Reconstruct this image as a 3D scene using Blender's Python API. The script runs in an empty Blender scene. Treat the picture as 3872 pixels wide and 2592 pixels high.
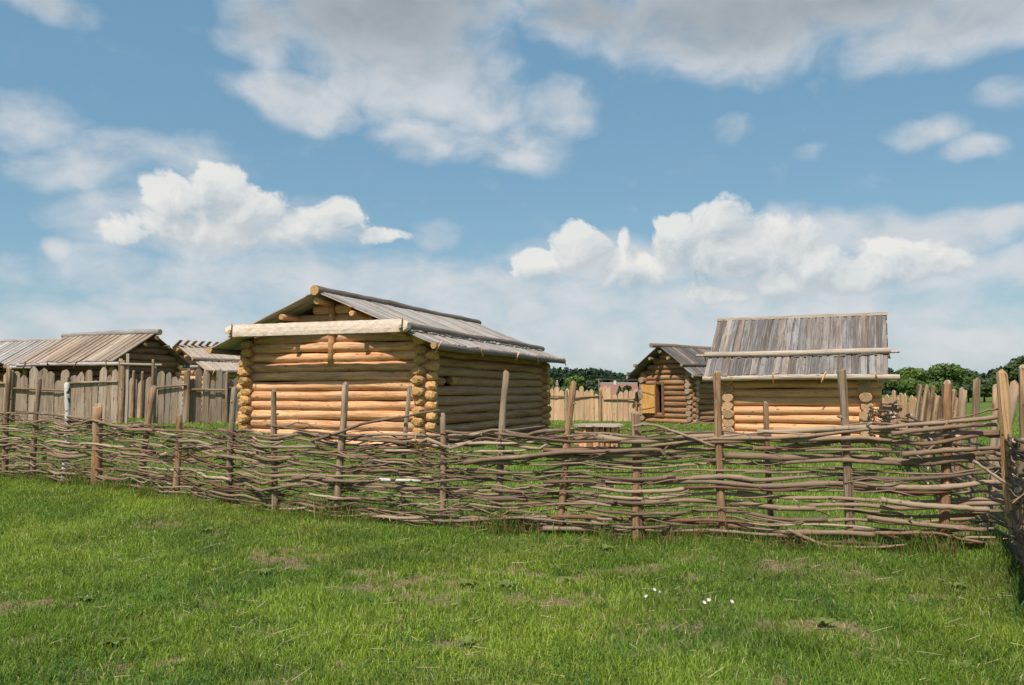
import bpy, math, random
import numpy as np
from mathutils import Vector, Matrix

scene = bpy.context.scene
C = scene.collection
R = math.radians
PI = math.pi

# ------------------------------------------------------------------ camera
EYE = 1.65
FPX, CXP, CYP, HOR = 3000.0, 1936.0, 1296.0, 1480.0      # focal length, centre and horizon in photo pixels
PITCH = math.atan((HOR - CYP) / FPX)
cam_d = bpy.data.cameras.new('camera')
cam_d.sensor_width = 36.0
cam_d.lens = 36.0 * FPX / 3872.0
cam_d.clip_start = 0.1
cam_d.clip_end = 6000
cam = bpy.data.objects.new('camera', cam_d)
C.objects.link(cam)
cam.location = (0, 0, EYE)
cam.rotation_euler = (PI / 2 + PITCH, 0, 0)
scene.camera = cam

# ------------------------------------------------------------------ light
SUN_EL = R(53)
SUN_OFF = R(24)                                           # sun stands behind the camera, this far to its left
SX, SY, SZ = -math.sin(SUN_OFF) * math.cos(SUN_EL), -math.cos(SUN_OFF) * math.cos(SUN_EL), math.sin(SUN_EL)
sd = bpy.data.lights.new('sun', 'SUN')
sd.energy = 5.0
sd.angle = R(0.53)
sd.color = (1.0, 0.905, 0.79)
sun = bpy.data.objects.new('sun', sd)
C.objects.link(sun)
sun.rotation_euler = Vector((SX, SY, SZ)).to_track_quat('Z', 'Y').to_euler()
scene.view_settings.view_transform = 'Standard'
scene.view_settings.look = 'None'
scene.view_settings.gamma = 1.0
scene.view_settings.use_curve_mapping = False
scene.view_settings.exposure = 0.05
scene.cycles.max_bounces = 6
scene.cycles.diffuse_bounces = 3
scene.cycles.glossy_bounces = 2
scene.cycles.transmission_bounces = 3
scene.cycles.transparent_max_bounces = 4

def ray(px, py):
    cx, cy = (px - CXP) / FPX, (CYP - py) / FPX
    return Vector((cx, math.cos(PITCH) - cy * math.sin(PITCH), math.sin(PITCH) + cy * math.cos(PITCH)))

# ------------------------------------------------------------------ node helpers
class NT:
    def __init__(s, nt):
        s.nt = nt
    def n(s, typ, ins=None, **kw):
        nd = s.nt.nodes.new(typ)
        for k, v in kw.items():
            setattr(nd, k, v)
        if ins:
            for k, v in ins.items():
                sock = nd.inputs[k]
                if isinstance(v, bpy.types.NodeSocket):
                    s.nt.links.new(v, sock)
                else:
                    sock.default_value = v
        return nd
    def math(s, op, a, b=0.0, c=0.0, clamp=False):
        nd = s.n('ShaderNodeMath', {0: a, 1: b, 2: c}, operation=op)
        nd.use_clamp = clamp
        return nd.outputs[0]
    def vmath(s, op, a, b=(0, 0, 0)):
        nd = s.n('ShaderNodeVectorMath', {0: a, 1: b}, operation=op)
        return nd.outputs[1] if op in ('LENGTH', 'DISTANCE', 'DOT_PRODUCT') else nd.outputs[0]
    def mix(s, f, a, b, blend='MIX'):
        nd = s.n('ShaderNodeMix', data_type='RGBA', blend_type=blend)
        for i, v in ((0, f), (6, a), (7, b)):
            if isinstance(v, bpy.types.NodeSocket):
                s.nt.links.new(v, nd.inputs[i])
            else:
                nd.inputs[i].default_value = v if i == 0 else (tuple(v) + (1,))[:4]
        return nd.outputs[2]
    def ramp(s, fac, stops, interp='LINEAR'):
        nd = s.n('ShaderNodeValToRGB', {0: fac})
        cr = nd.color_ramp
        cr.interpolation = interp
        while len(cr.elements) < len(stops):
            cr.elements.new(0.5)
        for e, (p, c) in zip(cr.elements, stops):
            e.position = p
            e.color = (c, c, c, 1) if isinstance(c, (int, float)) else (tuple(c) + (1,))[:4]
        return nd.outputs[0]
    def sstep(s, v, a, b):
        nd = s.n('ShaderNodeMapRange', {0: v, 1: a, 2: b, 3: 0.0, 4: 1.0}, interpolation_type='SMOOTHSTEP')
        return nd.outputs[0]

# ------------------------------------------------------------------ world: sky with clouds
world = bpy.data.worlds.new('World')
scene.world = world
world.use_nodes = True
wt = world.node_tree
wt.nodes.clear()
W = NT(wt)
sky = W.n('ShaderNodeTexSky', sky_type='NISHITA')
sky.sun_disc = False
sky.sun_elevation = SUN_EL
sky.sun_rotation = PI + SUN_OFF                            # rotation 0 = +Y, positive turns towards +X
sky.altitude = 100
sky.air_density = 1.0
sky.dust_density = 0.6
sky.ozone_density = 1.2

def azel(dx, dy):                                          # from the 2342-wide view of the photo to azimuth / elevation
    v = ray(dx * 1.6533, dy * 1.6533).normalized()
    return math.atan2(v.x, v.y), math.asin(v.z)

# (x, y, half width, half height, strength): crisp cumulus heaps, then soft thin cloud
HEAPS = [
    (490, 420, 78, 66, 1.0), (385, 450, 68, 66, 1.0), (560, 475, 130, 66, .95), (470, 520, 205, 52, .9), (745, 512, 100, 56, .95), (640, 535, 200, 42, .85), (850, 540, 85, 26, .62), (265, 536, 70, 30, .62),
    (1310, 570, 64, 66, 1.0), (1235, 605, 66, 40, 1.0), (1412, 542, 20, 40, .6), (1640, 505, 72, 58, 1.0), (1555, 550, 72, 72, 1.0), (1690, 590, 200, 90, 1.0), (1440, 625, 120, 52, 1.0),
    (2060, 605, 140, 74, 1.0), (1860, 620, 110, 66, 1.0), (1810, 655, 300, 48, .95)]
VEILS = [
    (880, 0, 330, 210, 1.0), (960, 170, 230, 120, .95), (600, 60, 120, 110, .75), (1085, 240, 130, 85, .72), (975, 300, 130, 60, .75), (1150, 325, 150, 62, .70), (1285, 245, 100, 60, .68), (1195, 362, 110, 42, .72),
    (1850, 0, 680, 130, 1.0), (1700, 70, 260, 110, 1.0), (2200, 60, 330, 95, .95), (1340, 30, 190, 80, .85), (120, 0, 150, 45, .6),
    (50, 270, 180, 85, .62), (180, 375, 190, 75, .62), (340, 345, 280, 60, .55),
    (1850, 540, 330, 66, .85), (2090, 535, 300, 66, .9), (2270, 505, 170, 48, .85), (2290, 610, 160, 62, .65), (1380, 600, 240, 66, .7), (500, 510, 360, 90, .8),
    (700, 640, 620, 66, .62), (380, 705, 170, 40, .72), (1050, 665, 600, 80, .62), (1215, 720, 70, 28, .85), (1300, 765, 520, 80, .55), (1750, 730, 600, 70, .62), (2200, 785, 170, 38, .72), (2100, 800, 400, 66, .5), (500, 770, 800, 80, .55),
    (2120, 300, 120, 40, .72), (2210, 335, 100, 30, .68), (1662, 300, 60, 40, .42), (1858, 356, 44, 26, .40), (2300, 220, 70, 40, .5), (985, 540, 56, 42, .55), (1600, 690, 700, 60, .6), (690, 222, 165, 66, 1.0), (815, 180, 75, 55, .95), (140, 575, 36, 38, .7), (740, 230, 120, 60, 1.0)]
def tree_group(name):
    g = bpy.data.node_groups.new(name, 'ShaderNodeTree')
    g.interface.new_socket('P', in_out='INPUT', socket_type='NodeSocketVector')
    g.interface.new_socket('Value', in_out='OUTPUT', socket_type='NodeSocketFloat')
    G = NT(g)
    return g, G, G.n('NodeGroupInput').outputs[0], G.n('NodeGroupOutput').inputs[0]
def blob_max(G, P, blobs):
    acc = None
    for (bx, by, bw, bh, st) in blobs:
        a0, e0 = azel(bx, by)
        sc = 1.6533 / FPX * math.cos(a0) ** 2
        sw, sh = 1 / (bw * sc * 1.1), 1 / (bh * sc * 1.1)
        k = G.n('ShaderNodeVectorMath', {0: P, 1: (sw, sh, 0), 2: (-a0 * sw, -e0 * sh, 0)}, operation='MULTIPLY_ADD').outputs[0]
        v = G.math('MULTIPLY_ADD', G.vmath('DOT_PRODUCT', k, k), -.8 * st, st)
        acc = v if acc is None else G.math('MAXIMUM', acc, v)
    return acc
gh, G, P, out = tree_group('heap_density')
n_h = G.n('ShaderNodeTexNoise', {'Vector': P, 'Scale': 26.0, 'Detail': 7.0, 'Roughness': 0.60, 'Distortion': 0.2}).outputs[0]
acc = G.math('MAXIMUM', blob_max(G, P, HEAPS), -.3)
gh.links.new(G.math('MULTIPLY_ADD', G.math('SUBTRACT', n_h, .5), 1.8, acc), out)

tc = W.n('ShaderNodeTexCoord')
sx = W.n('ShaderNodeSeparateXYZ', {0: W.vmath('NORMALIZE', tc.outputs['Generated'])})
az = W.math('ARCTAN2', sx.outputs[0], sx.outputs[1])
el = W.math('ARCSINE', sx.outputs[2])
pv = W.n('ShaderNodeCombineXYZ', {0: az, 1: el}).outputs[0]
n_w = W.n('ShaderNodeTexNoise', {'Vector': pv, 'Scale': 9.0, 'Detail': 2.0}).outputs['Color']
pw = W.vmath('ADD', pv, W.vmath('MULTIPLY', W.vmath('SUBTRACT', n_w, (.5, .5, .5)), (.07, .045, 0)))
g1 = W.n('ShaderNodeGroup'); g1.node_tree = gh
wt.links.new(pw, g1.inputs[0])
g2 = W.n('ShaderNodeGroup'); g2.node_tree = gh
wt.links.new(W.vmath('ADD', pw, (-.010, .022, 0)), g2.inputs[0])
heap, heap2 = g1.outputs[0], g2.outputs[0]
# soft cloud in view, and the same broken cloud going on over the rest of the dome
veil = W.math('MAXIMUM', blob_max(W, pw, VEILS), 0.0)
n_all = W.n('ShaderNodeTexNoise', {'Vector': W.vmath('MULTIPLY', pv, (1, 1.8, 1)), 'Scale': 3.2, 'Detail': 3.0, 'Roughness': 0.5}).outputs[0]
outside = W.math('MAXIMUM', W.sstep(W.math('ABSOLUTE', az), .62, .85), W.sstep(el, .50, .66))
veil = W.math('MAXIMUM', veil, W.math('MULTIPLY', W.math('MULTIPLY', W.math('SUBTRACT', n_all, .44), 3.2), outside))
n_v = W.n('ShaderNodeTexNoise', {'Vector': W.vmath('MULTIPLY', pw, (1, 1.6, 1)), 'Scale': 17.0, 'Detail': 7.0, 'Roughness': 0.52}).outputs[0]
veil = W.math('ADD', veil, W.math('MULTIPLY', W.math('SUBTRACT', 1.0, W.sstep(el, .02, .26)), .28))
veil0 = veil
veil = W.math('MULTIPLY_ADD', W.math('SUBTRACT', n_v, .5), 1.15, veil)
a_veil = W.math('MULTIPLY', W.sstep(veil, .04, .98), .90)
under = W.math('MAXIMUM', W.math('SUBTRACT', heap2, heap), 0.0)
a_heap = W.sstep(heap, .20, W.math('MULTIPLY_ADD', under, 1.8, .54))
thick = W.math('MULTIPLY', W.sstep(W.math('MULTIPLY_ADD', n_v, .35, veil0), .45, 1.15), W.sstep(el, .34, .45))          # overhead clouds show their grey undersides
v_l = W.math('SUBTRACT', W.math('MULTIPLY_ADD', n_v, .5, .38), W.math('MULTIPLY', thick, .50), clamp=True)
VC = W.ramp(v_l, [(0.0, (.31, .34, .365)), (.3, (.43, .465, .495)), (.6, (.605, .635, .665)), (.9, (.74, .75, .76))])
lit = W.math('MULTIPLY_ADD', W.math('SUBTRACT', heap, heap2), .75, 0.46, clamp=True)
HC = W.ramp(lit, [(0.0, (.43, .48, .51)), (.3, (.52, .565, .59)), (.6, (.66, .685, .69)), (1.0, (.84, .82, .78))])
SKY_S = 0.10
sky_m = W.mix(1.0, sky.outputs[0], (.56, .52, .42), 'MULTIPLY')
clear = W.mix(1.0, sky_m, (.86, 2.10, 3.30), 'ADD')                                    # scattered light of the moist summer air
k_ = (1 / SKY_S,) * 3
w1 = W.mix(a_veil, clear, W.mix(1.0, VC, k_, 'MULTIPLY'))
w2 = W.mix(W.math('MULTIPLY', a_heap, .84), w1, W.mix(1.0, HC, k_, 'MULTIPLY'))
bg = W.n('ShaderNodeBackground', {'Color': w2, 'Strength': SKY_S})
wo = W.n('ShaderNodeOutputWorld', {'Surface': bg.outputs[0]})
world.cycles.sampling_method = 'MANUAL'
world.cycles.sample_map_resolution = 256

# ------------------------------------------------------------------ mesh helpers
def link(o):
    C.objects.link(o)
    return o
def mk(name, verts, faces, mats, parent=None, M=None, slots=None, smooth=None):
    me = bpy.data.meshes.new(name)
    me.from_pydata([tuple(v) for v in verts], [], faces)
    for m in (mats if isinstance(mats, (list, tuple)) else [mats]):
        me.materials.append(m)
    if slots is not None:
        me.polygons.foreach_set('material_index', slots)
    if smooth is not None:
        me.polygons.foreach_set('use_smooth', smooth if isinstance(smooth, (list, tuple)) else [bool(smooth)] * len(faces))
    me.update()
    return inst(name, me, parent, M)
def inst(name, me, parent=None, M=None):
    o = bpy.data.objects.new(name, me)
    if parent is not None:
        o.parent = parent
    if M is not None:
        o.matrix_basis = M
    return link(o)
def tag(o, label=None, cat=None, group=None, kind=None):
    for k, v in (('label', label), ('category', cat), ('group', group), ('kind', kind)):
        if v:
            o[k] = v
    return o
def thing(name, label, cat, loc=(0, 0, 0), rz=0.0, group=None):
    o = bpy.data.objects.new(name, None)
    o.empty_display_size = 0.2
    o.location = loc
    o.rotation_euler = (0, 0, rz)
    link(o)
    return tag(o, label, cat, group)
def axes(loc, X, Y=None, Z=None):
    X = Vector(X).normalized()
    if Y is None:
        Y = Vector((0, 0, 1)).cross(X)
        if Y.length < 1e-3:
            Y = Vector((0, 1, 0))
    Y = (Vector(Y) - X * X.dot(Vector(Y))).normalized()
    Z = X.cross(Y)
    M = Matrix((X, Y, Z)).transposed().to_4x4()
    M.translation = Vector(loc)
    return M

def tube(pts, rad, sides, rng=None, jit=0.0, caps=True):
    """closed tube along a list of points; per-ring radii; returns verts, faces, slots (1 = end caps), smooth"""
    n = len(pts)
    V, F, S, SM = [], [], [], []
    pts = [Vector(p) for p in pts]
    N = None
    for i in range(n):
        t = (pts[min(i + 1, n - 1)] - pts[max(i - 1, 0)]).normalized()
        if N is None:
            N = t.cross(Vector((0, 0, 1)) if abs(t.z) < .9 else Vector((0, 1, 0))).normalized()
        N = (N - t * N.dot(t)).normalized()
        B = t.cross(N)
        for k in range(sides):
            a = 2 * PI * k / sides
            r = rad[i] * (1 + (rng.uniform(-jit, jit) if rng else 0))
            V.append(pts[i] + N * (r * math.cos(a)) + B * (r * math.sin(a)))
    for i in range(n - 1):
        for k in range(sides):
            k2 = (k + 1) % sides
            F.append((i * sides + k, i * sides + k2, (i + 1) * sides + k2, (i + 1) * sides + k))
            S.append(0); SM.append(True)
    if caps:
        F.append(tuple(range(sides - 1, -1, -1))); S.append(1); SM.append(False)
        F.append(tuple((n - 1) * sides + k for k in range(sides))); S.append(1); SM.append(False)
    return V, F, S, SM
def box(x0, x1, y0, y1, z0, z1):
    V = [(x, y, z) for x in (x0, x1) for y in (y0, y1) for z in (z0, z1)]
    F = [(0, 1, 3, 2), (4, 6, 7, 5), (0, 4, 5, 1), (2, 3, 7, 6), (0, 2, 6, 4), (1, 5, 7, 3)]
    return V, F

def log(name, length, r0, r1, mats, parent, M, rng, hewn=0.0, sides=14, wob=.016, lumps=.075, wid=1.0):
    """a round log along local X; hewn > 0 gives axe-cut tapering ends"""
    n = max(5, int(length / .38) + 1)
    xs = [length * i / (n - 1) for i in range(n)]
    if hewn:
        c = min(hewn, length * .2)
        xs = [0, c * .45, c] + [c + (length - 2 * c) * i / (n - 1) for i in range(1, n - 1)] + [length - c, length - c * .45, length]
    else:
        c = min(.012, length * .1)
        xs = [0, c] + xs[1:-1] + [length - c, length]
    p1, p2 = rng.uniform(0, 6), rng.uniform(0, 6)
    pts, rad = [], []
    for i, x in enumerate(xs):
        pts.append((x, wob * math.sin(x * 1.1 + p1), wob * math.sin(x * .9 + p2)))
        r = r0 + (r1 - r0) * x / max(length, .01)
        r *= 1 + lumps * .6 * math.sin(x * 2.3 + p2) + rng.uniform(-lumps, lumps) * .5
        edge = min(i, len(xs) - 1 - i)
        if edge == 0:
            r *= (.60 if hewn else .95)
        elif edge == 1 and hewn:
            r *= .93
        rad.append(r)
    V, F, S, SM = tube(pts, rad, sides, rng, .035 if not hewn else .05)
    if hewn:
        m_ = len(xs)
        for row in (0, 1, m_ - 2, m_ - 1):
            ty, tz = rng.uniform(-.18, .18), rng.uniform(-.18, .18)
            for q in range(sides):
                v = V[row * sides + q]
                k_ = 1 + rng.uniform(-.17, .13)
                v.x += v.y * ty + v.z * tz + rng.uniform(-.012, .012)
                v.y *= k_; v.z *= min(k_, 1.04)
    if wid != 1.0:
        for v in V:
            v.y *= wid
    if hewn:
        for f in range(sides):
            for row in (0, 1, len(xs) - 3, len(xs) - 2):
                S[row * sides + f] = 1
                SM[row * sides + f] = False
    return mk(name, V, F, mats, parent, M, S, SM)

def board(name, length, w, t, mat, parent, M, rng, top='flat'):
    """a plank along local X, width in Y, thickness up Z, slightly uneven; top = shape of its far end"""
    y0, y1 = -w / 2, w / 2
    j = lambda a: rng.uniform(-a, a)
    if top == 'flat':
        out = [(0, y0 + j(.006)), (length * .5, y0 + j(.008)), (length + j(.02), y0 + j(.006)), (length + j(.02), y1 + j(.006)), (length * .5, y1 + j(.008)), (0, y1 + j(.006))]
    elif top == 'point':
        out = [(0, y0), (length * .5, y0 + j(.01)), (length - w * rng.uniform(.35, .7), y0 + j(.012)), (length - w * .08, w * rng.uniform(-.22, .0)), (length, w * rng.uniform(.0, .2)), (length - w * rng.uniform(.3, .7), y1 + j(.012)), (length * .5, y1 + j(.01)), (0, y1)]
    else:
        out = [(0, y0), (length * .5, y0 + j(.01)), (length - w * .5, y0 + j(.01)), (length - w * .14, y0 + w * .17), (length, j(w * .15)), (length - w * .1, y1 - w * .2), (length - w * .45, y1 + j(.01)), (length * .5, y1 + j(.01)), (0, y1)]
    n = len(out)
    wz = [j(.006) for _ in out]
    V = [(x, y, 0 + z) for (x, y), z in zip(out, wz)] + [(x, y, t + z) for (x, y), z in zip(out, wz)]
    F = [tuple(range(n - 1, -1, -1)), tuple(range(n, 2 * n))] + [(i, (i + 1) % n, n + (i + 1) % n, n + i) for i in range(n)]
    return mk(name, V, F, mat, parent, M, None, False)

# ------------------------------------------------------------------ materials
def new_mat(name):
    m = bpy.data.materials.new(name)
    m.use_nodes = True
    m.node_tree.nodes.clear()
    return m, NT(m.node_tree)
def finish(m, T, col, rough=.8, normal=None, spec=.25):
    ins = {'Base Color': col, 'Roughness': rough, 'Specular IOR Level': spec}
    if normal is not None:
        ins['Normal'] = normal
    b = T.n('ShaderNodeBsdfPrincipled', ins)
    T.n('ShaderNodeOutputMaterial', {'Surface': b.outputs[0]})
    return m

def wood(name, dark, mid, light, grey=None, grey_amt=.4, vary=.28, grain=(1.1, 16, 16), bump=.35, knots=True, rough=.82, knot_col=(.16, .08, .035), tint=None, warm=(1.09, .93, .835)):
    """grain runs along local X; every piece is shifted and tinted by its own random number"""
    m, T = new_mat(name)
    tcn = T.n('ShaderNodeTexCoord')
    oi = T.n('ShaderNodeObjectInfo')
    rnd = oi.outputs['Random']
    off = T.n('ShaderNodeCombineXYZ', {0: T.math('MULTIPLY', rnd, 37.0), 1: T.math('MULTIPLY', rnd, 91.0), 2: T.math('MULTIPLY', rnd, 53.0)}).outputs[0]
    p = T.vmath('ADD', tcn.outputs['Object'], off)
    g = T.n('ShaderNodeTexNoise', {'Vector': T.vmath('MULTIPLY', p, grain), 'Scale': 1.0, 'Detail': 6.0, 'Roughness': .62, 'Distortion': .4}).outputs[0]
    fine = T.n('ShaderNodeTexNoise', {'Vector': T.vmath('MULTIPLY', p, (grain[0] * 3, grain[1] * 5, grain[2] * 5)), 'Scale': 1.0, 'Detail': 3.0, 'Roughness': .6}).outputs[0]
    col = T.ramp(g, [(.28, dark), (.5, mid), (.72, light)])
    col = T.mix(T.math('MULTIPLY', T.sstep(fine, .58, .75), .45), col, dark)
    if grey is not None:
        blot = T.n('ShaderNodeTexNoise', {'Vector': T.vmath('MULTIPLY', p, (.9, 4, 4)), 'Scale': 1.0, 'Detail': 5.0, 'Roughness': .6}).outputs[0]
        amt = T.math('MULTIPLY', T.sstep(T.math('ADD', blot, T.math('MULTIPLY', T.math('SUBTRACT', T.math('FRACT', T.math('MULTIPLY', rnd, 7.31)), .5), .35)), .44, .66), grey_amt)
        col = T.mix(amt, col, grey)
    if knots:
        vo = T.n('ShaderNodeTexVoronoi', {'Vector': T.vmath('MULTIPLY', p, (1.9, 4.2, 4.2)), 'Scale': 1.0, 'Randomness': 1.0}).outputs['Distance']
        col = T.mix(T.math('MULTIPLY', T.math('SUBTRACT', 1.0, T.sstep(vo, .07, .16)), .75), col, knot_col)
    crk = T.n('ShaderNodeTexNoise', {'Vector': T.vmath('MULTIPLY', p, (.55, 21, 21)), 'Scale': 1.0, 'Detail': 2.0, 'Roughness': .5, 'Distortion': .6}).outputs[0]
    crack = T.math('SUBTRACT', 1.0, T.sstep(T.math('ABSOLUTE', T.math('SUBTRACT', crk, .56)), .006, .022))
    col = T.mix(T.math('MULTIPLY', crack, .55), col, tuple(c * .35 for c in dark))
    if tint:
        tr = T.math('FRACT', T.math('MULTIPLY', rnd, 13.7))
        col = T.mix(1.0, col, T.ramp(tr, tint), 'MULTIPLY')
    val = T.math('MULTIPLY_ADD', T.math('FRACT', T.math('MULTIPLY', rnd, 5.17)), 2 * vary, 1 - vary)
    col = T.mix(1.0, T.n('ShaderNodeHueSaturation', {'Color': col, 'Value': val}).outputs[0], warm, 'MULTIPLY')
    bh = T.math('SUBTRACT', T.math('ADD', T.math('MULTIPLY', g, .6), T.math('MULTIPLY', fine, .5)), T.math('MULTIPLY', crack, .5))
    bm = T.n('ShaderNodeBump', {'Height': bh, 'Strength': bump, 'Distance': .02})
    return finish(m, T, col, rough, bm.outputs[0])

M_FRESH = wood('fresh_log_wood', (.36, .195, .09), (.62, .405, .235), (.80, .61, .43), grey=(.36, .28, .21), grey_amt=.7, vary=.15, bump=.6, grain=(.8, 11, 11), warm=(1.12, .915, .80))
M_PALE = wood('pale_log_wood', (.50, .285, .135), (.66, .435, .24), (.75, .565, .38), grey=(.52, .39, .27), grey_amt=.4, vary=.1, bump=.25, warm=(1.12, .915, .80))
M_SIDE = wood('weathered_shaded_side_log', (.21, .125, .062), (.37, .245, .14), (.50, .36, .225), grey=(.34, .28, .215), grey_amt=.55, vary=.2, bump=.4, grain=(.8, 11, 11), warm=(1.12, .915, .80))  # grey weathering, plus the side wall's shade put into the colour
M_AGED = wood('aged_log_wood', (.17, .098, .05), (.31, .195, .11), (.42, .30, .19), grey=(.24, .2, .165), grey_amt=.6, vary=.22, warm=(1.12, .915, .80))
M_OLD = wood('brown_log_wood', (.125, .068, .033), (.215, .128, .066), (.30, .195, .11), grey=(.19, .15, .12), grey_amt=.5, vary=.2, warm=(1.12, .915, .80))
M_BOARD = wood('weathered_board', (.19, .17, .155), (.355, .335, .32), (.48, .465, .455), grey=(.50, .495, .49), grey_amt=.45, vary=.24, grain=(.9, 20, 20), tint=[(0, (1.08, .98, .9)), (.5, (1, 1, 1)), (1, (.96, 1, 1.04))], warm=(1.02, .985, .945))
M_BOARD_B = wood('brown_grey_board', (.080, .073, .068), (.148, .14, .135), (.24, .235, .235), grey=(.34, .35, .365), grey_amt=.5, vary=.26, grain=(.9, 20, 20), tint=[(0, (1.1, .96, .86)), (.6, (1, 1, 1)), (1, (.97, 1, 1.05))], warm=(1.03, .98, .935))
M_POLE = wood('dark_grey_pole', (.085, .075, .065), (.15, .135, .12), (.24, .22, .20), grey=(.27, .255, .24), grey_amt=.4, vary=.15)
M_LPOLE = wood('pale_pole', (.26, .215, .175), (.42, .37, .315), (.54, .495, .44), grey=(.36, .335, .31), grey_amt=.4, vary=.1, warm=(1.05, .965, .90))
M_PAL_G = wood('grey_palisade_board', (.175, .13, .095), (.315, .255, .20), (.42, .36, .295), grey=(.39, .355, .315), grey_amt=.5, vary=.2, grain=(.9, 14, 14), warm=(1.05, .965, .90))
M_PAL_F = wood('fresh_palisade_board', (.41, .30, .19), (.53, .405, .275), (.62, .505, .375), grey=(.38, .33, .26), grey_amt=.35, vary=.12, grain=(.9, 14, 14))
M_POST = wood('fence_post_wood', (.115, .07, .04), (.25, .178, .115), (.40, .318, .238), grey=(.35, .305, .255), grey_amt=.85, vary=.18, grain=(1.4, 15, 15), bump=.7, tint=[(0, (1.1, .94, .8)), (.6, (1, 1, 1)), (1, (.97, .99, 1))], warm=(1.04, .965, .895))
M_POSTY = wood('split_pine_post', (.25, .14, .065), (.47, .33, .185), (.58, .45, .29), grey=(.36, .29, .22), grey_amt=.7, vary=.08, grain=(1.2, 15, 15), bump=.7)
M_POSTO = wood('orange_post_wood', (.17, .088, .042), (.31, .178, .092), (.42, .28, .17), grey=(.32, .26, .2), grey_amt=.85, vary=.12, grain=(1.4, 10, 10), bump=.6, warm=(1.03, .97, .90))
M_DOOR = wood('yellow_door_board', (.42, .24, .07), (.56, .345, .115), (.64, .43, .18), vary=.06, bump=.2, knots=False)
def end_grain(name, a, b, c):
    m, T = new_mat(name)
    tcn = T.n('ShaderNodeTexCoord')
    rnd = T.n('ShaderNodeObjectInfo').outputs['Random']
    sp = T.n('ShaderNodeSeparateXYZ', {0: tcn.outputs['Object']})
    rr = T.math('SQRT', T.math('ADD', T.math('MULTIPLY', sp.outputs[1], sp.outputs[1]), T.math('MULTIPLY', sp.outputs[2], sp.outputs[2])))
    nz = T.n('ShaderNodeTexNoise', {'Vector': tcn.outputs['Object'], 'Scale': 22.0, 'Detail': 5.0, 'Roughness': .65}).outputs[0]
    ring = T.math('SINE', T.math('MULTIPLY_ADD', rr, 260.0, T.math('MULTIPLY', nz, 5.0)))
    f = T.math('MULTIPLY_ADD', ring, .16, nz)
    col = T.ramp(f, [(.3, a), (.5, b), (.72, c)])
    col = T.n('ShaderNodeHueSaturation', {'Color': col, 'Value': T.math('MULTIPLY_ADD', T.math('FRACT', T.math('MULTIPLY', rnd, 9.3)), .4, .8)}).outputs[0]
    bm = T.n('ShaderNodeBump', {'Height': nz, 'Strength': .8, 'Distance': .03})
    return finish(m, T, col, .85, bm.outputs[0])
E_FRESH = end_grain('axe_cut_end', (.36, .18, .06), (.56, .33, .125), (.66, .43, .2))
E_PALE = end_grain('sawn_end', (.27, .165, .085), (.42, .275, .155), (.52, .365, .23))
E_AGED = end_grain('aged_end', (.22, .14, .09), (.36, .25, .17), (.46, .35, .26))
E_ROD = end_grain('rod_end', (.35, .26, .17), (.5, .4, .29), (.6, .5, .38))

def hewn_mat():
    m, T = new_mat('hewn_white_beam')
    tcn = T.n('ShaderNodeTexCoord')
    vo = T.n('ShaderNodeTexVoronoi', {'Vector': T.vmath('MULTIPLY', tcn.outputs['Object'], (9, 9, 13)), 'Scale': 1.0, 'Randomness': 1.0}, feature='SMOOTH_F1')
    nz = T.n('ShaderNodeTexNoise', {'Vector': T.vmath('MULTIPLY', tcn.outputs['Object'], (4, 9, 9)), 'Scale': 1.0, 'Detail': 6.0, 'Roughness': .6}).outputs[0]
    col = T.ramp(nz, [(.3, (.54, .41, .32)), (.5, (.69, .56, .465)), (.7, (.77, .655, .565))])
    bm = T.n('ShaderNodeBump', {'Height': T.math('ADD', T.math('MULTIPLY', vo.outputs['Distance'], .35), T.n('ShaderNodeTexNoise', {'Vector': tcn.outputs['Object'], 'Scale': 24.0, 'Detail': 3.0}).outputs[0]), 'Strength': .5, 'Distance': .03})
    return finish(m, T, col, .85, bm.outputs[0])
M_HEWN = hewn_mat()

def rod_mat(name='branch_bark', k=(1.04, .945, .865), island=False):
    m, T = new_mat(name)
    tcn = T.n('ShaderNodeTexCoord')
    rnd = T.n('ShaderNodeNewGeometry').outputs['Random Per Island'] if island else T.n('ShaderNodeObjectInfo').outputs['Random']
    off = T.n('ShaderNodeCombineXYZ', {0: T.math('MULTIPLY', rnd, 71.0), 1: T.math('MULTIPLY', rnd, 17.0)}).outputs[0]
    p = T.vmath('ADD', tcn.outputs['Object'], off)
    base = T.ramp(rnd, [(0.0, (.11, .075, .05)), (.12, (.20, .148, .104)), (.3, (.27, .207, .15)), (.42, (.115, .082, .058)), (.5, (.30, .237, .175)), (.58, (.15, .07, .043)), (.64, (.23, .178, .13)), (.78, (.33, .265, .20)), (.88, (.075, .052, .04)), (.95, (.40, .335, .26))])
    big = T.n('ShaderNodeTexNoise', {'Vector': T.vmath('MULTIPLY', p, (2.2, 9, 9)), 'Scale': 1.0, 'Detail': 5.0, 'Roughness': .65}).outputs[0]
    ringn = T.n('ShaderNodeTexNoise', {'Vector': T.vmath('MULTIPLY', p, (26, 4, 4)), 'Scale': 1.0, 'Detail': 2.0}).outputs[0]
    col = T.mix(T.math('MULTIPLY', T.sstep(big, .54, .74), .6), base, (.37, .31, .24))
    col = T.mix(T.math('MULTIPLY', T.math('SUBTRACT', 1.0, T.sstep(big, .30, .46)), .7), col, (.10, .068, .047))
    col = T.mix(T.math('MULTIPLY', T.sstep(ringn, .62, .7), .5), col, (.11, .075, .055))
    col = T.mix(1.0, col, k, 'MULTIPLY')
    bm = T.n('ShaderNodeBump', {'Height': T.math('ADD', big, T.math('MULTIPLY', ringn, .4)), 'Strength': .5, 'Distance': .012})
    return finish(m, T, col, .72, bm.outputs[0], .3)
M_ROD = rod_mat()
M_TWIG = rod_mat('twig_bark', (.85, .76, .69), True)
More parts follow.
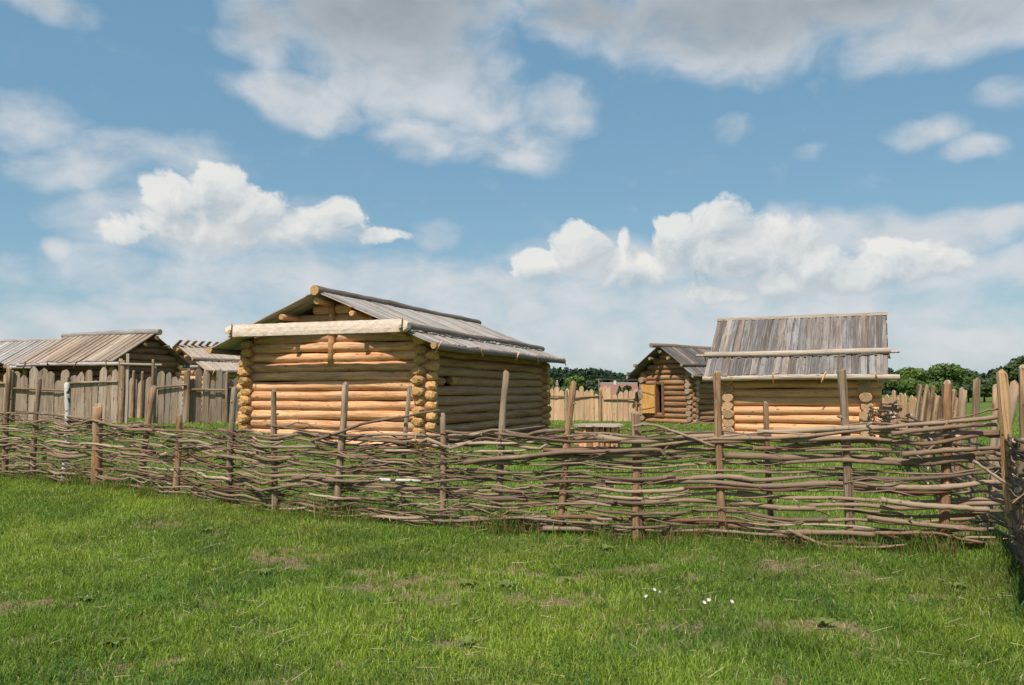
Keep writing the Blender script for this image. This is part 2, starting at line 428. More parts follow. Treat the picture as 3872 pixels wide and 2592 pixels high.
M_RODD = rod_mat('shaded_branch_bark', (.55, .48, .43))  # darkened copy of the rod bark, side fence's shade put into the colour
def birch_mat():
    m, T = new_mat('birch_bark')
    tcn = T.n('ShaderNodeTexCoord')
    a = T.n('ShaderNodeTexNoise', {'Vector': T.vmath('MULTIPLY', tcn.outputs['Object'], (30, 5, 5)), 'Scale': 1.0, 'Detail': 3.0}).outputs[0]
    b = T.n('ShaderNodeTexNoise', {'Vector': T.vmath('MULTIPLY', tcn.outputs['Object'], (9, 11, 11)), 'Scale': 1.0, 'Detail': 4.0}).outputs[0]
    col = T.mix(T.math('MULTIPLY', T.sstep(a, .56, .7), .5), (.58, .545, .49), (.3, .25, .2))
    col = T.mix(T.sstep(b, .57, .63), col, (.07, .055, .045))
    return finish(m, T, col, .7)
M_BIRCH = birch_mat()
def plain(name, col, rough=.8, scale=9.0, lo=.7, hi=1.25):
    m, T = new_mat(name)
    nz = T.n('ShaderNodeTexNoise', {'Vector': T.n('ShaderNodeTexCoord').outputs['Object'], 'Scale': scale, 'Detail': 4.0}).outputs[0]
    c = T.mix(T.math('MULTIPLY', nz, .8), tuple(x * lo for x in col), tuple(min(1, x * hi) for x in col))
    return finish(m, T, c, rough)

def leaf_mat(name, attr=None, ca=(.045, .095, .02), cb=(.1, .17, .035), scale=1.5, transl=.35, rough=.55):
    m, T = new_mat(name)
    if attr:
        col = T.n('ShaderNodeAttribute', attribute_name=attr).outputs['Color']
    else:
        nz = T.n('ShaderNodeTexNoise', {'Vector': T.n('ShaderNodeTexCoord').outputs['Object'], 'Scale': scale, 'Detail': 3.0}).outputs[0]
        isl = T.n('ShaderNodeNewGeometry').outputs['Random Per Island']
        col = T.ramp(T.math('MULTIPLY_ADD', T.math('SUBTRACT', isl, .5), .45, nz), [(.25, ca), (.75, cb)])
    df = T.n('ShaderNodeBsdfPrincipled', {'Base Color': col, 'Roughness': rough, 'Specular IOR Level': .3})
    tr = T.n('ShaderNodeBsdfTranslucent', {'Color': T.mix(1.0, col, (1.2, 1.05, .5), 'MULTIPLY')})
    mx = T.n('ShaderNodeMixShader', {0: transl, 1: df.outputs[0], 2: tr.outputs[0]})
    T.n('ShaderNodeOutputMaterial', {'Surface': mx.outputs[0]})
    return m
M_GRASS = leaf_mat('grass_blade', attr='col', transl=.38, rough=.5)

# ------------------------------------------------------------------ terrain
def sstep(a):
    a = np.clip(a, 0, 1)
    return a * a * (3 - 2 * a)
def terrain(x, y):
    x = np.asarray(x, float); y = np.asarray(y, float)
    rise = .5 * sstep((y - 17) / 10) * sstep((-x - 2.5) / 5.5)
    bump = .018 * np.sin(1.9 * x + .7 * y) * np.sin(1.3 * y - .6 * x + 1) + .012 * np.sin(4.1 * x - 2.3 * y) + .01 * np.sin(3.3 * y + 5.2 * x)
    fade = np.clip(1.5 - np.hypot(x, y) / 60, 0, 1)
    return rise + bump * fade
def gz(x, y):
    return float(terrain(x, y))
def ground(px, py, z=0.0):
    v = ray(px, py)
    t = (z - EYE) / v.z
    return Vector((v.x * t, v.y * t, z))
def at(px, py, Y):
    v = ray(px, py)
    return Vector((0, 0, EYE)) + v * (Y / v.y)

# smooth value noise for scattering (numpy)
_nr = np.random.RandomState(7)
_tab = _nr.rand(64, 64)
def vnoise(x, y):
    xi, yi = np.floor(x).astype(int), np.floor(y).astype(int)
    fx, fy = x - xi, y - yi
    fx, fy = fx * fx * (3 - 2 * fx), fy * fy * (3 - 2 * fy)
    a = _tab[yi % 64, xi % 64]; b = _tab[yi % 64, (xi + 1) % 64]; c = _tab[(yi + 1) % 64, xi % 64]; d_ = _tab[(yi + 1) % 64, (xi + 1) % 64]
    return (a * (1 - fx) + b * fx) * (1 - fy) + (c * (1 - fx) + d_ * fx) * fy
def fbm(x, y, o=4):
    s, a, t = 0, 1, 0
    for i in range(o):
        s = s + a * vnoise(x * 2 ** i + 17 * i, y * 2 ** i + 5 * i); t += a; a *= .5
    return s / t

SOIL = []                                                 # bare, trodden patches of the lawn
for (px, py, rx, ry) in [(625, 1985, .55, .35), (1080, 2110, .5, .2), (1560, 2195, .75, .3), (1640, 2255, .55, .16), (1490, 2210, .3, .2), (1900, 2180, .4, .18), (2080, 2265, .6, .12), (2350, 2150, .4, .2), (2190, 2190, .35, .15),
                         (2660, 2440, .42, .22), (2980, 2400, .32, .18), (3150, 2385, .3, .13), (2640, 2115, .6, .25), (2950, 2140, .8, .25), (3270, 2180, .5, .25), (3450, 2250, .45, .14), (1690, 2440, .3, .15), (1880, 2490, .3, .1), (2230, 2265, .3, .15),
                         (130, 2290, .35, .15), (60, 2430, .25, .12), (2500, 2270, .25, .1), (780, 2280, .18, .08), (1170, 2150, .35, .15), (1350, 2170, .3, .15), (3050, 2210, .3, .12)]:
    g_ = ground(px, py)
    SOIL.append((g_.x, g_.y, rx, ry * 1.4))
def soil(x, y):
    s = np.zeros_like(x)
    wx = x + .35 * (fbm(x * 2.2, y * 2.2) - .5); wy = y + .35 * (fbm(x * 2.2 + 9, y * 2.2 + 3) - .5)
    for (cx, cy, rx, ry) in SOIL:
        s = np.maximum(s, 1.25 - np.sqrt(((wx - cx) / rx) ** 2 + ((wy - cy) / ry) ** 2))
    s = s * .75 + 1.5 * (fbm(x * 2.3 + 3, y * 3.1) - .5) + 1.7 * (fbm(x * 8 + 3, y * 10, 3) - .5) - .05
    near = np.clip((14 - np.hypot(x, y)) / 4, 0, 1)
    return np.clip(s * .95 - .04, 0, .85) * near

def make_ground():
    nr, nth = 210, 420
    rr = np.concatenate([[0.3], np.geomspace(1.5, 60, nr - 40), np.geomspace(66, 5000, 39)])
    th = np.linspace(0, 2 * PI, nth, endpoint=False)
    # finer angular steps in front of the camera
    th = th + .78 * np.sin(th)                            # th measured from -Y, denser at +Y
    rg, tg = np.meshgrid(rr, th, indexing='ij')
    x = -rg * np.sin(tg); y = -rg * np.cos(tg)
    z = terrain(x, y)
    V = np.stack([x, y, z], -1).reshape(-1, 3)
    F = []
    n = len(rr)
    for i in range(n - 1):
        for k in range(nth):
            k2 = (k + 1) % nth
            F.append((i * nth + k, (i + 1) * nth + k, (i + 1) * nth + k2, i * nth + k2))
    F.append(tuple(range(nth)))
    me = bpy.data.meshes.new('ground')
    me.from_pydata(V.tolist(), [], F)
    me.polygons.foreach_set('use_smooth', [True] * len(F))
    at_ = me.attributes.new('soil', 'FLOAT', 'POINT')
    at_.data.foreach_set('value', soil(V[:, 0], V[:, 1]).astype(np.float32))
    m, T = new_mat('lawn_ground')
    s = T.n('ShaderNodeAttribute', attribute_name='soil').outputs['Fac']
    ob = T.n('ShaderNodeTexCoord').outputs['Object']
    n1 = T.n('ShaderNodeTexNoise', {'Vector': ob, 'Scale': .55, 'Detail': 6.0, 'Roughness': .6}).outputs[0]
    n2 = T.n('ShaderNodeTexNoise', {'Vector': ob, 'Scale': 14.0, 'Detail': 6.0, 'Roughness': .7}).outputs[0]
    n3 = T.n('ShaderNodeTexNoise', {'Vector': ob, 'Scale': 60.0, 'Detail': 4.0, 'Roughness': .7}).outputs[0]
    grass = T.mix(T.sstep(n1, .35, .68), (.09, .14, .028), (.13, .19, .036))
    grass = T.mix(T.math('MULTIPLY', T.sstep(n2, .45, .7), .6), grass, (.075, .11, .024))
    earth = T.ramp(n2, [(.3, (.13, .09, .05)), (.5, (.25, .185, .11)), (.7, (.36, .28, .18))])
    earth = T.mix(T.math('MULTIPLY', T.sstep(n3, .5, .7), .5), earth, (.12, .1, .04))
    f = T.sstep(T.math('ADD', s, T.math('MULTIPLY', T.math('SUBTRACT', n2, .5), .7)), .25, .5)
    col = T.mix(f, grass, earth)
    bm = T.n('ShaderNodeBump', {'Height': T.math('ADD', n2, n3), 'Strength': .7, 'Distance': .03})
    finish(m, T, col, .95, bm.outputs[0], .1)
    me.materials.append(m)
    o = inst('ground', me)
    return tag(o, 'green lawn with trodden bare earth patches', None, None, 'structure')
make_ground()

# ------------------------------------------------------------------ log cabins
def cabin(name, label, R0, A, L, Sx, n, D, z0, H, k, over, f0, f1, ml, me_, mb, mp, seed, e=.36, hewn=.12, tiers=None, two=True, pole_frac=None, ridge='log', eave=True,
          window=None, door=None, bw=.23, bt=.03, uw=.72, ridge_r=.13, pole_r=.09, ridge_f=None, pegs=5, gable_front_only=False, small=False, ml_side=None, wid=1.0, pole_out=(.12, .15)):
    """ridge runs along local +Y from the front gable (y=0) to the back gable (y=Sx); x=0 is the right-hand eave wall, x=-L the left.
    R0 = ridge point over the front gable, A = bearing of the ridge (0 = away from camera, positive turns right)."""
    rng = random.Random(seed)
    ux, uy = math.cos(A), -math.sin(A)
    P0 = (R0[0] + ux * L / 2, R0[1] + uy * L / 2, 0)
    H_ = thing(name, label, 'log cabin', P0, -A)
    mats = [ml, me_]
    sides = 10 if small else 14
    def lx(nm, x0, x1, y, z, r, mt=mats, hw=hewn, **kw):
        if rng.random() < .5:
            M = axes((x0, y, z), (1, 0, 0), (0, 1, 0))
        else:
            M = axes((x1, y, z), (-1, 0, 0), (0, -1, 0))
        return log(nm, x1 - x0, r * rng.uniform(1.0, 1.07), r * rng.uniform(.95, 1.0), mt, H_, M, rng, hw, sides, **kw)
    def ly(nm, x, y0, y1, z, r, mt=mats, hw=hewn, z1=None, **kw):
        z1 = z if z1 is None else z1
        if rng.random() < .5:
            p, q = (x, y0, z), (x, y1, z1)
        else:
            q, p = (x, y0, z), (x, y1, z1)
        X = Vector(q) - Vector(p)
        return log(nm, X.length, r * rng.uniform(1.0, 1.07), r * rng.uniform(.95, 1.0), mt, H_, axes(p, X), rng, hw, sides, **kw)
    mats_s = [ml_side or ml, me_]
    def zr(x):
        return H - k * abs(x + L / 2)
    j = lambda a=.05: rng.uniform(-a, a)
    r = D * .522
    for i in range(n):
        z = z0 + D * (i + .5)
        for y in (0, Sx):
            lim = (H - (z + r + .07)) / k - L / 2                # top logs stop short under the roof
            x0, x1 = max(-L - e + j(), -L - lim), min(e + j(), lim)
            if door and y == 0 and z + r * .6 > door['z0'] and z - r * .6 < door['z1']:
                lx('log', x0, door['x0'], y, z, r)
                lx('log', door['x1'], x1, y, z, r)
            else:
                lx('log', x0, x1, y + j(.012), z, r, wid=wid)
    for i in range(-1, n):
        z = z0 + D * (i + 1)
        if z > zr(0) - .06:
            continue
        for x in (0, -L):
            y0, y1 = -e + j(.09), Sx + e + j(.09)
            if window and x == 0 and abs(z - window['z']) < D * .5:
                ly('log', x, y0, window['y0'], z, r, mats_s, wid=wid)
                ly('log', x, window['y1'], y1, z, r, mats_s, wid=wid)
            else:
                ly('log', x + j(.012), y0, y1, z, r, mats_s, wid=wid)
    # gable courses
    jz = 0
    while True:
        z = z0 + D * (n + jz + .5)
        half = (H - z - .25 * D) / k
        if half < .22:
            break
        half = min(half, L / 2 + .2)
        for y in ((0,) if gable_front_only else (0, Sx)):
            lx('log', -L / 2 - half, -L / 2 + half, y, z, r, hw=0)
        jz += 1
    # roof
    th = math.atan(k)
    cs, sn = math.cos(th), math.sin(th)
    full = (L / 2 + over) / cs
    tiers = tiers or [(0.0, full, 0.0)]
    y_a, y_b = -f0, Sx + f1
    for s in (1, -1):
        for (t0, t1, zo) in tiers:
            t0, t1 = t0 * full if t0 <= 1 else t0, t1 * full if t1 <= 1.2 else t1
            layers = [(0.0, .012), (bw * .5, .044)] if (two and s == 1) else [(0.0, .012)]
            for (dy, dz) in layers:
                y = y_a + dy + bw / 2
                while y < y_b - bw * .3:
                    w = bw * ((.86 if len(layers) == 2 and dz < .03 else (uw if len(layers) == 2 else 1.06)) + rng.uniform(-.08, .08))
                    a = t0 - (.06 if t0 < .01 else 0) + rng.uniform(-.02, .02)
                    b = t1 + rng.uniform(-.08, .05)
                    org = Vector((-L / 2 + s * cs * a, y, H - sn * a)) + Vector((s * sn, 0, cs)) * (dz + zo + (rng.uniform(-.004, .01) if dz > .03 else (0 if len(layers) == 2 else rng.uniform(0, .012))))
                    X = Vector((s * cs, 0, -sn)) + Vector((0, rng.uniform(-.010, .010), rng.uniform(-.005, .005)))
                    board('roof_board', b - a, w, bt if dz > .03 else .03, mb, H_, axes(org, X, (0, s, 0)), rng)
                    y += bw
    def slope_pt(frac, lift, s=1):
        a = full * frac
        return (-L / 2 + s * cs * a + s * sn * lift, H - sn * a + cs * lift)
    rf = f0 if ridge_f is None else ridge_f
    if ridge == 'log':
        ly('ridge_log', -L / 2, -rf, Sx + f1 + .1, H + ridge_r * .85, ridge_r, [mp, me_], .0)
    elif ridge == 'board':
        V, F = box(-f0 + .0, Sx + f1 - .02, -.075, .075, .0, .10)
        mk('ridge_beam', V, F, mp, H_, axes((-L / 2, 0, H + .10), (0, 1, 0), (-1, 0, .0)))
    # ridge purlin, side purlins poking out of the gable
    ly('purlin', -L / 2, -f0 + .05, Sx + f1 - .05, H - .17, .10, mats, 0)
    for s in (1, -1):
        x = -L / 2 + s * L * .2
        ly('purlin', x, -f0 - .02, Sx + f1 - .05, zr(x) - .115, .085, mats, 0)
    if pole_frac:
        for s in (1, -1):
            x, z = slope_pt(pole_frac, .05 + pole_r, s)
            ly('weight_pole', x, -f0 - pole_out[0], Sx + f1 + pole_out[1], z, pole_r, [mp, me_], 0.0)
    if eave:
        for s in (1, -1):
            x, z = slope_pt(1.0, -.03, s)
            ly('eave_pole', x + s * .02, -f0 - .02, Sx + f1 + .25, z, pole_r * .92, [mp, me_], 0.0)
        x, z = slope_pt(1.0, -.03, 1)
        for q in range(pegs):
            y = -f0 + .5 + (Sx + f0 + f1 - .8) * (q + rng.uniform(-.15, .15)) / max(pegs - 1, 1)
            V, F, S, SM = tube([(0, 0, -.20), (.02, 0, -.02), (.05, 0, .1), (.06, .01, .19)], [.02, .028, .026, .012], 6, rng, .1)
            mk('roof_peg', V, F, [ml, me_], H_, Matrix.Translation((x + s * 0 + .085, y, z)) @ Matrix.Rotation(rng.uniform(-.5, .5), 4, 'Y') @ Matrix.Rotation(rng.uniform(-.6, .6), 4, 'X'), S, SM)
    return H_, zr, slope_pt, rng

# --- the big cabin with the white beam
A1 = R(20.4)
L1, S1, H1, k1, O1 = 5.92, 10.5, 4.42, .405, .8
R01 = (-2.52 - math.cos(A1) * L1 / 2, 22.5 + math.sin(A1) * L1 / 2)
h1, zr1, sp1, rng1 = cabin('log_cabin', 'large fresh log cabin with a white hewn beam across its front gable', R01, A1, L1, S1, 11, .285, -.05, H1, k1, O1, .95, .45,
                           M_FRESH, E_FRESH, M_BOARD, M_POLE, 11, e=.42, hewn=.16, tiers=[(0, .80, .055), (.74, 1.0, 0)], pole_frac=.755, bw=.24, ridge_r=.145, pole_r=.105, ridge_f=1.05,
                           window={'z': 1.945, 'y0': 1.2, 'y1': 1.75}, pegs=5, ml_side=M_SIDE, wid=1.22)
# white beam lying across the ends of the weight poles
px_, pz_ = sp1(.755, .15, 1)
nx_, _ = sp1(.755, .15, -1)
xa, xb = nx_ - .06, px_ + .2
prof = [(0, -.06), (.05, -.13), (.2, -.17), (xb - xa - .25, -.165), (xb - xa - .08, -.12), (xb - xa, -.03), (xb - xa - .04, .08), (xb - xa - .16, .165), (.2, .165), (.06, .12), (.0, .05)]
nseg = 46
def beam_mesh():
    rr = random.Random(3)
    ln = xb - xa
    V, F, S = [], [], []
    for i in range(nseg + 1):
        x = ln * i / nseg
        edge = min(x, ln - x)
        hh = .175 * min(1, .45 + .55 * math.sqrt(min(1, edge / .22)))
        for (yy, zz) in ((-.1, -1), (-.115, -.35), (-.11, .35), (-.09, 1), (.09, 1), (.1, -1)):
            V.append((x, yy + rr.uniform(-.004, .004), zz * hh + rr.uniform(-.005, .005)))
    for i in range(nseg):
        for q in range(6):
            q2 = (q + 1) % 6
            F.append((i * 6 + q, i * 6 + q2, (i + 1) * 6 + q2, (i + 1) * 6 + q)); S.append(False)
    F.append(tuple(range(5, -1, -1))); F.append(tuple(nseg * 6 + q for q in range(6)))
    return V, F
V, F = beam_mesh()
tag(mk('white_beam', V, F, M_HEWN, h1, Matrix.Translation((xa, -1.12, pz_ + .02)), None, False), 'pale hewn beam laid across the gable')
for xx in (xa + .2, xb - .2):
    V, F, S, SM = tube([(0, 0, 0), (0, -.05, .0), (0, -.09, .0)], [.062, .06, .045], 9, rng1, .08)
    mk('pole_end', V, F, [M_POLE, E_FRESH], h1, Matrix.Translation((xx, -1.2, pz_ - .02)), S, SM)
    V, F, S, SM = tube([(0, 0, -.28), (0, 0, 0), (.01, 0, .2)], [.014, .02, .012], 6)
    mk('beam_peg', V, F, [M_POLE, E_FRESH], h1, Matrix.Translation((xx + .05, -1.25, pz_ + .03)), S, SM)
# half-round post on the gable and stub under the beam
V, F, S, SM = tube([(0, 0, 2.42), (0, 0, 3.2), (0, 0, H1 - .18)], [.105, .10, .095], 12, rng1, .04)
mk('gable_post', V, F, [M_FRESH, E_FRESH], h1, Matrix.Translation((-L1 / 2 + .02, -.15, 0)), S, SM)
V, F, S, SM = tube([(0, 0, 0), (0, .5, 0), (0, 1.1, 0)], [.075, .08, .08], 9, rng1, .06)
mk('roof_bracket', V, F, [M_FRESH, E_FRESH], h1, Matrix.Translation((-.42, -1.02, zr1(-.42) - .12)), S, SM)

# --- the pale cabin at the right, its roof slope towards the camera
A2 = R(115)
u2 = Vector((math.cos(A2), -math.sin(A2)))
v2 = Vector((math.sin(A2), math.cos(A2)))
c2 = Vector((7.37, 27.0))
L2, S2, H2, k2 = 4.0, 4.25, 4.12, .75
R02 = c2 - u2 * (L2 / 2)
h2, zr2, sp2, rng2 = cabin('log_cabin', 'pale log cabin with round sawn log ends under a steep plank roof', R02, A2, L2, S2, 9, .285, -.12, H2, k2, .68, .72, .72,
                           M_PALE, E_PALE, M_BOARD_B, M_LPOLE, 22, e=.42, pole_out=(.1, .03), hewn=0, tiers=[(0, .69, .055), (.64, 1.0, 0)], pole_frac=.66, ridge='board', bw=.235, pole_r=.098, pegs=4, wid=1.2)
for y in (-.86, S2 + .74):
    x, z = sp2(.66, .14, 1)
    V, F, S, SM = tube([(-.0, 0, -.24), (0, 0, 0), (0, .01, .2)], [.02, .026, .018], 6, rng2, .08)
    mk('pole_peg', V, F, [M_AGED, E_PALE], h2, Matrix.Translation((x, y * .985, z)) @ Matrix.Rotation(.25, 4, 'X'), S, SM)
    V, F, S, SM = tube([(0, -.16, 0), (0, .16, 0)], [.04, .038], 7, rng2, .08)
    mk('pole_tenon', V, F, [M_LPOLE, E_PALE], h2, Matrix.Translation((x, y + (.1 if y > 0 else -.1), z - .02)), S, SM)

# --- the brown hut with the yellow door
A3 = R(50)
u3 = Vector((math.cos(A3), -math.sin(A3)))
L3, S3, H3, k3 = 3.0, 5.0, 3.86, .68
R03 = Vector((9.05, 40.0)) - u3 * (L3 / 2)
door3 = {'x0': -2.22, 'x1': -1.72, 'z0': .5, 'z1': 1.98}
h3, zr3, sp3, rng3 = cabin('log_cabin', 'small dark brown log hut with an open yellow plank door', R03, A3, L3, S3, 9, .28, -.02, H3, k3, .62, .75, .6,
                           M_AGED, E_AGED, M_BOARD_B, M_POLE, 33, e=.33, hewn=0, tiers=[(0, .72, .055), (.66, 1.0, 0)], pole_frac=.69, bw=.36, ridge_r=.13, pole_r=.085, ridge_f=1.35, door=door3, wid=1.1, pegs=2, small=True)
for xx, w in ((door3['x0'], .1), (door3['x1'], .12)):
    V, F = box(-w / 2, w / 2, -.2, .1, door3['z0'] - .06, door3['z1'] + .06)
    mk('door_frame', V, F, M_OLD, h3, Matrix.Translation((xx, 0, 0)))
V, F = box(door3['x0'] - .05, door3['x1'] + .06, -.19, .1, door3['z1'] + .062, door3['z1'] + .16)
mk('door_frame', V, F, M_OLD, h3)
V, F = box(door3['x0'] - .05, door3['x1'] + .06, -.19, .1, door3['z0'] - .16, door3['z0'] - .062)
mk('door_frame', V, F, M_OLD, h3)
dr = bpy.data.objects.new('door', None)
V, F = box(0, 1.42, -.07, 0.0, -.02, .02)
dw = .78
dM = Matrix.Translation((door3['x0'] + .02, -.23, door3['z0'])) @ Matrix.Rotation(R(12), 4, 'Z')
for i in range(4):
    w = dw / 4
    V, F = box(0, door3['z1'] - door3['z0'], -w / 2 + .002, w / 2 - .002, -.016, .016)
    if i == 0:
        door = mk('door', V, F, M_DOOR, h3, dM @ axes((-w / 2, 0, 0), (0, 0, 1), (1, 0, 0)))
        tag(door, 'open yellow plank door')
    else:
        mk('plank', V, F, M_DOOR, door, axes((0, -i * w, 0), (1, 0, 0), (0, 1, 0)))
for (za, zb) in ((1.18, .98), (.22, .36)):
    V, F = box(0, .74, -.035, .035, .018, .05)
    mk('door_batten', V, F, M_DOOR, door, axes((za - .02, .06, .0), (zb - za, -.7, 0), (.7, zb - za, 0)) if False else axes((zb, .07, -.07), (za - zb, -.7, 0), (.7, za - zb, 0)))

# --- the cabins beyond the grey palisade at the left
A2 = R(112)
def R0_from(pxr, pyr, Y, back, A):
    p = at(pxr, pyr, Y)
    return Vector((p.x - math.sin(A) * back, p.y - math.cos(A) * back)), p.z
r4, z4 = R0_from(600, 1266, 36, 5.4, A2)
h4, *_ = cabin('log_cabin', 'brown log cabin with thick ridge log and dark gable behind the grey palisade', r4, A2, 3.3, 4.75, 8, .30, .35, z4, .60, .62, .65, .65,
               M_OLD, E_FRESH, M_PAL_G, M_BOARD, 44, e=.34, hewn=.1, two=True, bw=.34, bt=.05, uw=.8, ridge_r=.14, pole_r=.09, pegs=4, small=True)
r5, z5 = R0_from(285, 1290, 41, 7.0, A2)
h5, *_ = cabin('log_cabin', 'log cabin with a pale plank roof at the left edge of the photo', r5, A2, 3.4, 6.0, 8, .30, .4, z5, .60, .62, .6, .9,
               M_OLD, E_FRESH, M_BOARD, M_BOARD, 55, e=.34, hewn=.1, two=True, bw=.34, bt=.05, uw=.8, ridge_r=.11, pole_r=.08, pegs=3, small=True)
A7 = R(40)
p7 = at(672, 1312, 45)
r7 = Vector((p7.x + math.sin(A7) * .7, p7.y + math.cos(A7) * .7))
h7, zr7, sp7, rng7 = cabin('log_cabin', 'log cabin with a comb of board ends on its ridge, left of the large cabin', r7, A7, 5.2, 5.0, 8, .30, .45, p7.z, .44, .65, .8, .6,
                           M_FRESH, E_FRESH, M_LPOLE, M_POLE, 77, e=.36, hewn=.1, tiers=[(0, .66, .055), (.6, 1.0, 0)], pole_frac=.62, ridge=None, bw=.40, pole_r=.1, pegs=2, small=True)
for i in range(14):                                        # far-slope boards rise past the ridge as a comb
    y = -.75 + i * .44
    X = Vector((math.cos(math.atan(.44)), 0, math.sin(math.atan(.44))))
    board('ridge_comb', .95, .2, .035, M_AGED, h7, axes((-5.2 / 2 - .35, y, p7.z - .05), X, (0, 1, 0)), rng7)
A6 = R(-35)
p6 = at(20, 1388, 32)
u6 = Vector((math.cos(A6), -math.sin(A6)))
v6 = Vector((math.sin(A6), math.cos(A6)))
r6 = Vector((p6.x, p6.y)) - u6 * (2.2 + .6) + v6 * .7
h6, *_ = cabin('log_cabin', 'corner of a plank roof just inside the left edge of the photo', r6, A6, 4.4, 4.0, 7, .30, .4, p6.z + .6 * 2.8 + .03, .60, .6, .7, .5,
               M_OLD, E_FRESH, M_BOARD, M_POLE, 66, e=.3, hewn=.1, two=False, bw=.3, pole_r=.08, pegs=0, small=True)

# ------------------------------------------------------------------ palisades
def palisade(name, label, pts, h0, h1, w0, w1, mat, seed, rails=(), posts=(), post_mat=None, lean=.02, gap=.006, t=.045, pole_r=.06):
    """vertical boards along a ground polyline; rails = (from, to, height a, height b) by distance, posts = (distance, height)"""
    rng = random.Random(seed)
    T_ = thing(name, label, 'palisade', (pts[0][0], pts[0][1], gz(*pts[0])))
    inv = Matrix.Translation((-pts[0][0], -pts[0][1], -gz(*pts[0])))
    seg = []
    tot = 0
    for a, b in zip(pts[:-1], pts[1:]):
        ln = math.dist(a, b)
        seg.append((tot, ln, Vector((a[0], a[1], 0)), Vector((b[0] - a[0], b[1] - a[1], 0)) / ln))
        tot += ln
    def pos(s):
        for (s0, ln, a, dv) in seg:
            if s <= s0 + ln + 1e-6 or (s0, ln) == (seg[-1][0], seg[-1][1]):
                return a + dv * (s - s0), dv
    s = 0
    while s < tot:
        w = rng.uniform(w0, w1)
        p, dv = pos(min(s + w / 2, tot))
        nrm = Vector((0, 0, 1)).cross(dv)
        hgt = rng.uniform(h0, h1)
        z = gz(p.x, p.y) - .12
        up = Vector((dv.x * rng.uniform(-lean, lean), dv.y * rng.uniform(-lean, lean), 1))
        M = axes((p.x, p.y, z), up, dv)
        M.translation += nrm * rng.uniform(-.012, .012)
        board('board', hgt + .12, w - gap, t, mat, T_, inv @ M, rng, rng.choice(['point', 'point', 'round']))
        s += w
    for (a, b, za, zb) in rails:
        pa, dv = pos(a); pb, _ = pos(b)
        nrm = Vector((dv.y, -dv.x, 0))
        if nrm.y > 0:
            nrm = -nrm
        pa = pa + nrm * .075 + Vector((0, 0, gz(pa.x, pa.y) + za)); pb = pb + nrm * .075 + Vector((0, 0, gz(pb.x, pb.y) + zb))
        X = pb - pa
        log('rail', X.length, .042, .034, [post_mat or mat, E_AGED], T_, inv @ axes(pa, X), rng, 0, 8, wob=.02)
    for (a, hh) in posts:
        pa, dv = pos(a)
        nrm = Vector((dv.y, -dv.x, 0))
        if nrm.y > 0:
            nrm = -nrm
        pa = pa + nrm * .10
        z = gz(pa.x, pa.y) - .1
        log('post', hh + .1, pole_r, pole_r * .9, [post_mat or mat, E_AGED], T_, inv @ axes((pa.x, pa.y, z), (rng.uniform(-.01, .01), 0, 1), (0, 1, 0)), rng, .08, 9, wob=.015)
    return T_, pos

def gp(px, Y):
    p = at(px, HOR, Y)
    return (p.x, p.y)
palisade('palisade', 'weathered grey plank palisade at the left edge of the photo, left of the gate', [gp(-140, 28.6), gp(240, 28.8), gp(462, 28.6)], 1.48, 2.05, .21, .33, M_PAL_G, 101,
         rails=((1.7, 3.6, 1.22, 1.2), (3.75, 5.6, 1.45, 1.46), (.2, 1.6, 1.45, 1.45)), posts=((1.72, 1.9), (3.7, 1.72), (5.72, 2.3)), post_mat=M_POST, gap=.014, pole_r=.08)
palisade('palisade', 'weathered grey plank palisade between the gate and the large cabin', [gp(575, 28.0), gp(720, 28.4), gp(925, 29.5)], 1.55, 2.0, .16, .24, M_PAL_G, 102,
         rails=((.05, 1.15, 1.22, 1.36), (1.2, 2.45, 1.2, 1.2), (2.5, 3.3, 1.3, 1.24)), posts=((.05, 2.25), (1.2, 1.95), (2.5, 1.85)), post_mat=M_POST, gap=.012, pole_r=.06)
palisade('palisade', 'low grey plank palisade seen through the open gate', [gp(470, 34.0), gp(600, 33.2)], 1.5, 1.85, .2, .27, M_PAL_G, 103, posts=((.65, 2.0), (1.15, 2.0)), post_mat=M_POST, gap=.012)
# gate: tall post, board and lintel
gl = at(468, HOR, 28.4)
gate = thing('gate_frame', 'rough pole gate frame with a lintel between the two grey palisades', 'gate', (gl.x, gl.y, gz(gl.x, gl.y)))
rg = random.Random(5)
log('post', 2.35, .10, .09, [M_POST, E_AGED], gate, axes((-.07, 0, -.1), (0.01, 0, 1), (0, 1, 0)), rg, .05, 10)
board('post', 2.6, .1, .06, M_PAL_G, gate, axes((.1, .0, -.1), (0.0, 0, 1), (1, 0, 0)), rg)
log('post', 2.2, .075, .065, [M_PAL_G, E_AGED], gate, axes((1.03, .1, -.1), (.0, 0, 1), (0, 1, 0)), rg, .05, 10)
log('lintel', 1.5, .05, .045, [M_PAL_G, E_AGED], gate, axes((-.12, -.09, 2.14), (1, 0, -.04)), rg, 0, 8)

palisade('palisade', 'new yellowish plank palisade between the large cabin and the brown hut', [gp(1960, 46.0), gp(2460, 43.0)], 1.45, 1.95, .2, .34, M_PAL_F, 104,
         rails=((1.0, 2.95, 1.35, 1.38), (3.0, 5.05, 1.22, 1.4), (5.1, 7.0, 1.2, 1.22), (7.0, 8.5, .95, 1.1)), posts=((2.95, 1.75), (4.95, 1.72), (6.95, 1.6)), post_mat=M_POSTO, gap=.018, pole_r=.075)
palisade('palisade', 'pale plank palisade with a rail to the right of the pale cabin', [gp(3325, 30.5), gp(3400, 29.5), gp(3480, 28.5)], 1.2, 1.75, .15, .23, M_PAL_F, 105, rails=((.1, 1.25, 1.2, 1.1),), post_mat=M_POST, gap=.012)
palisade('palisade', 'brown plank palisade behind the side wattle fence', [gp(3462, 27.5), gp(3530, 26.2), gp(3600, 25.5)], 1.45, 1.95, .16, .24, M_POST, 106, gap=.02)

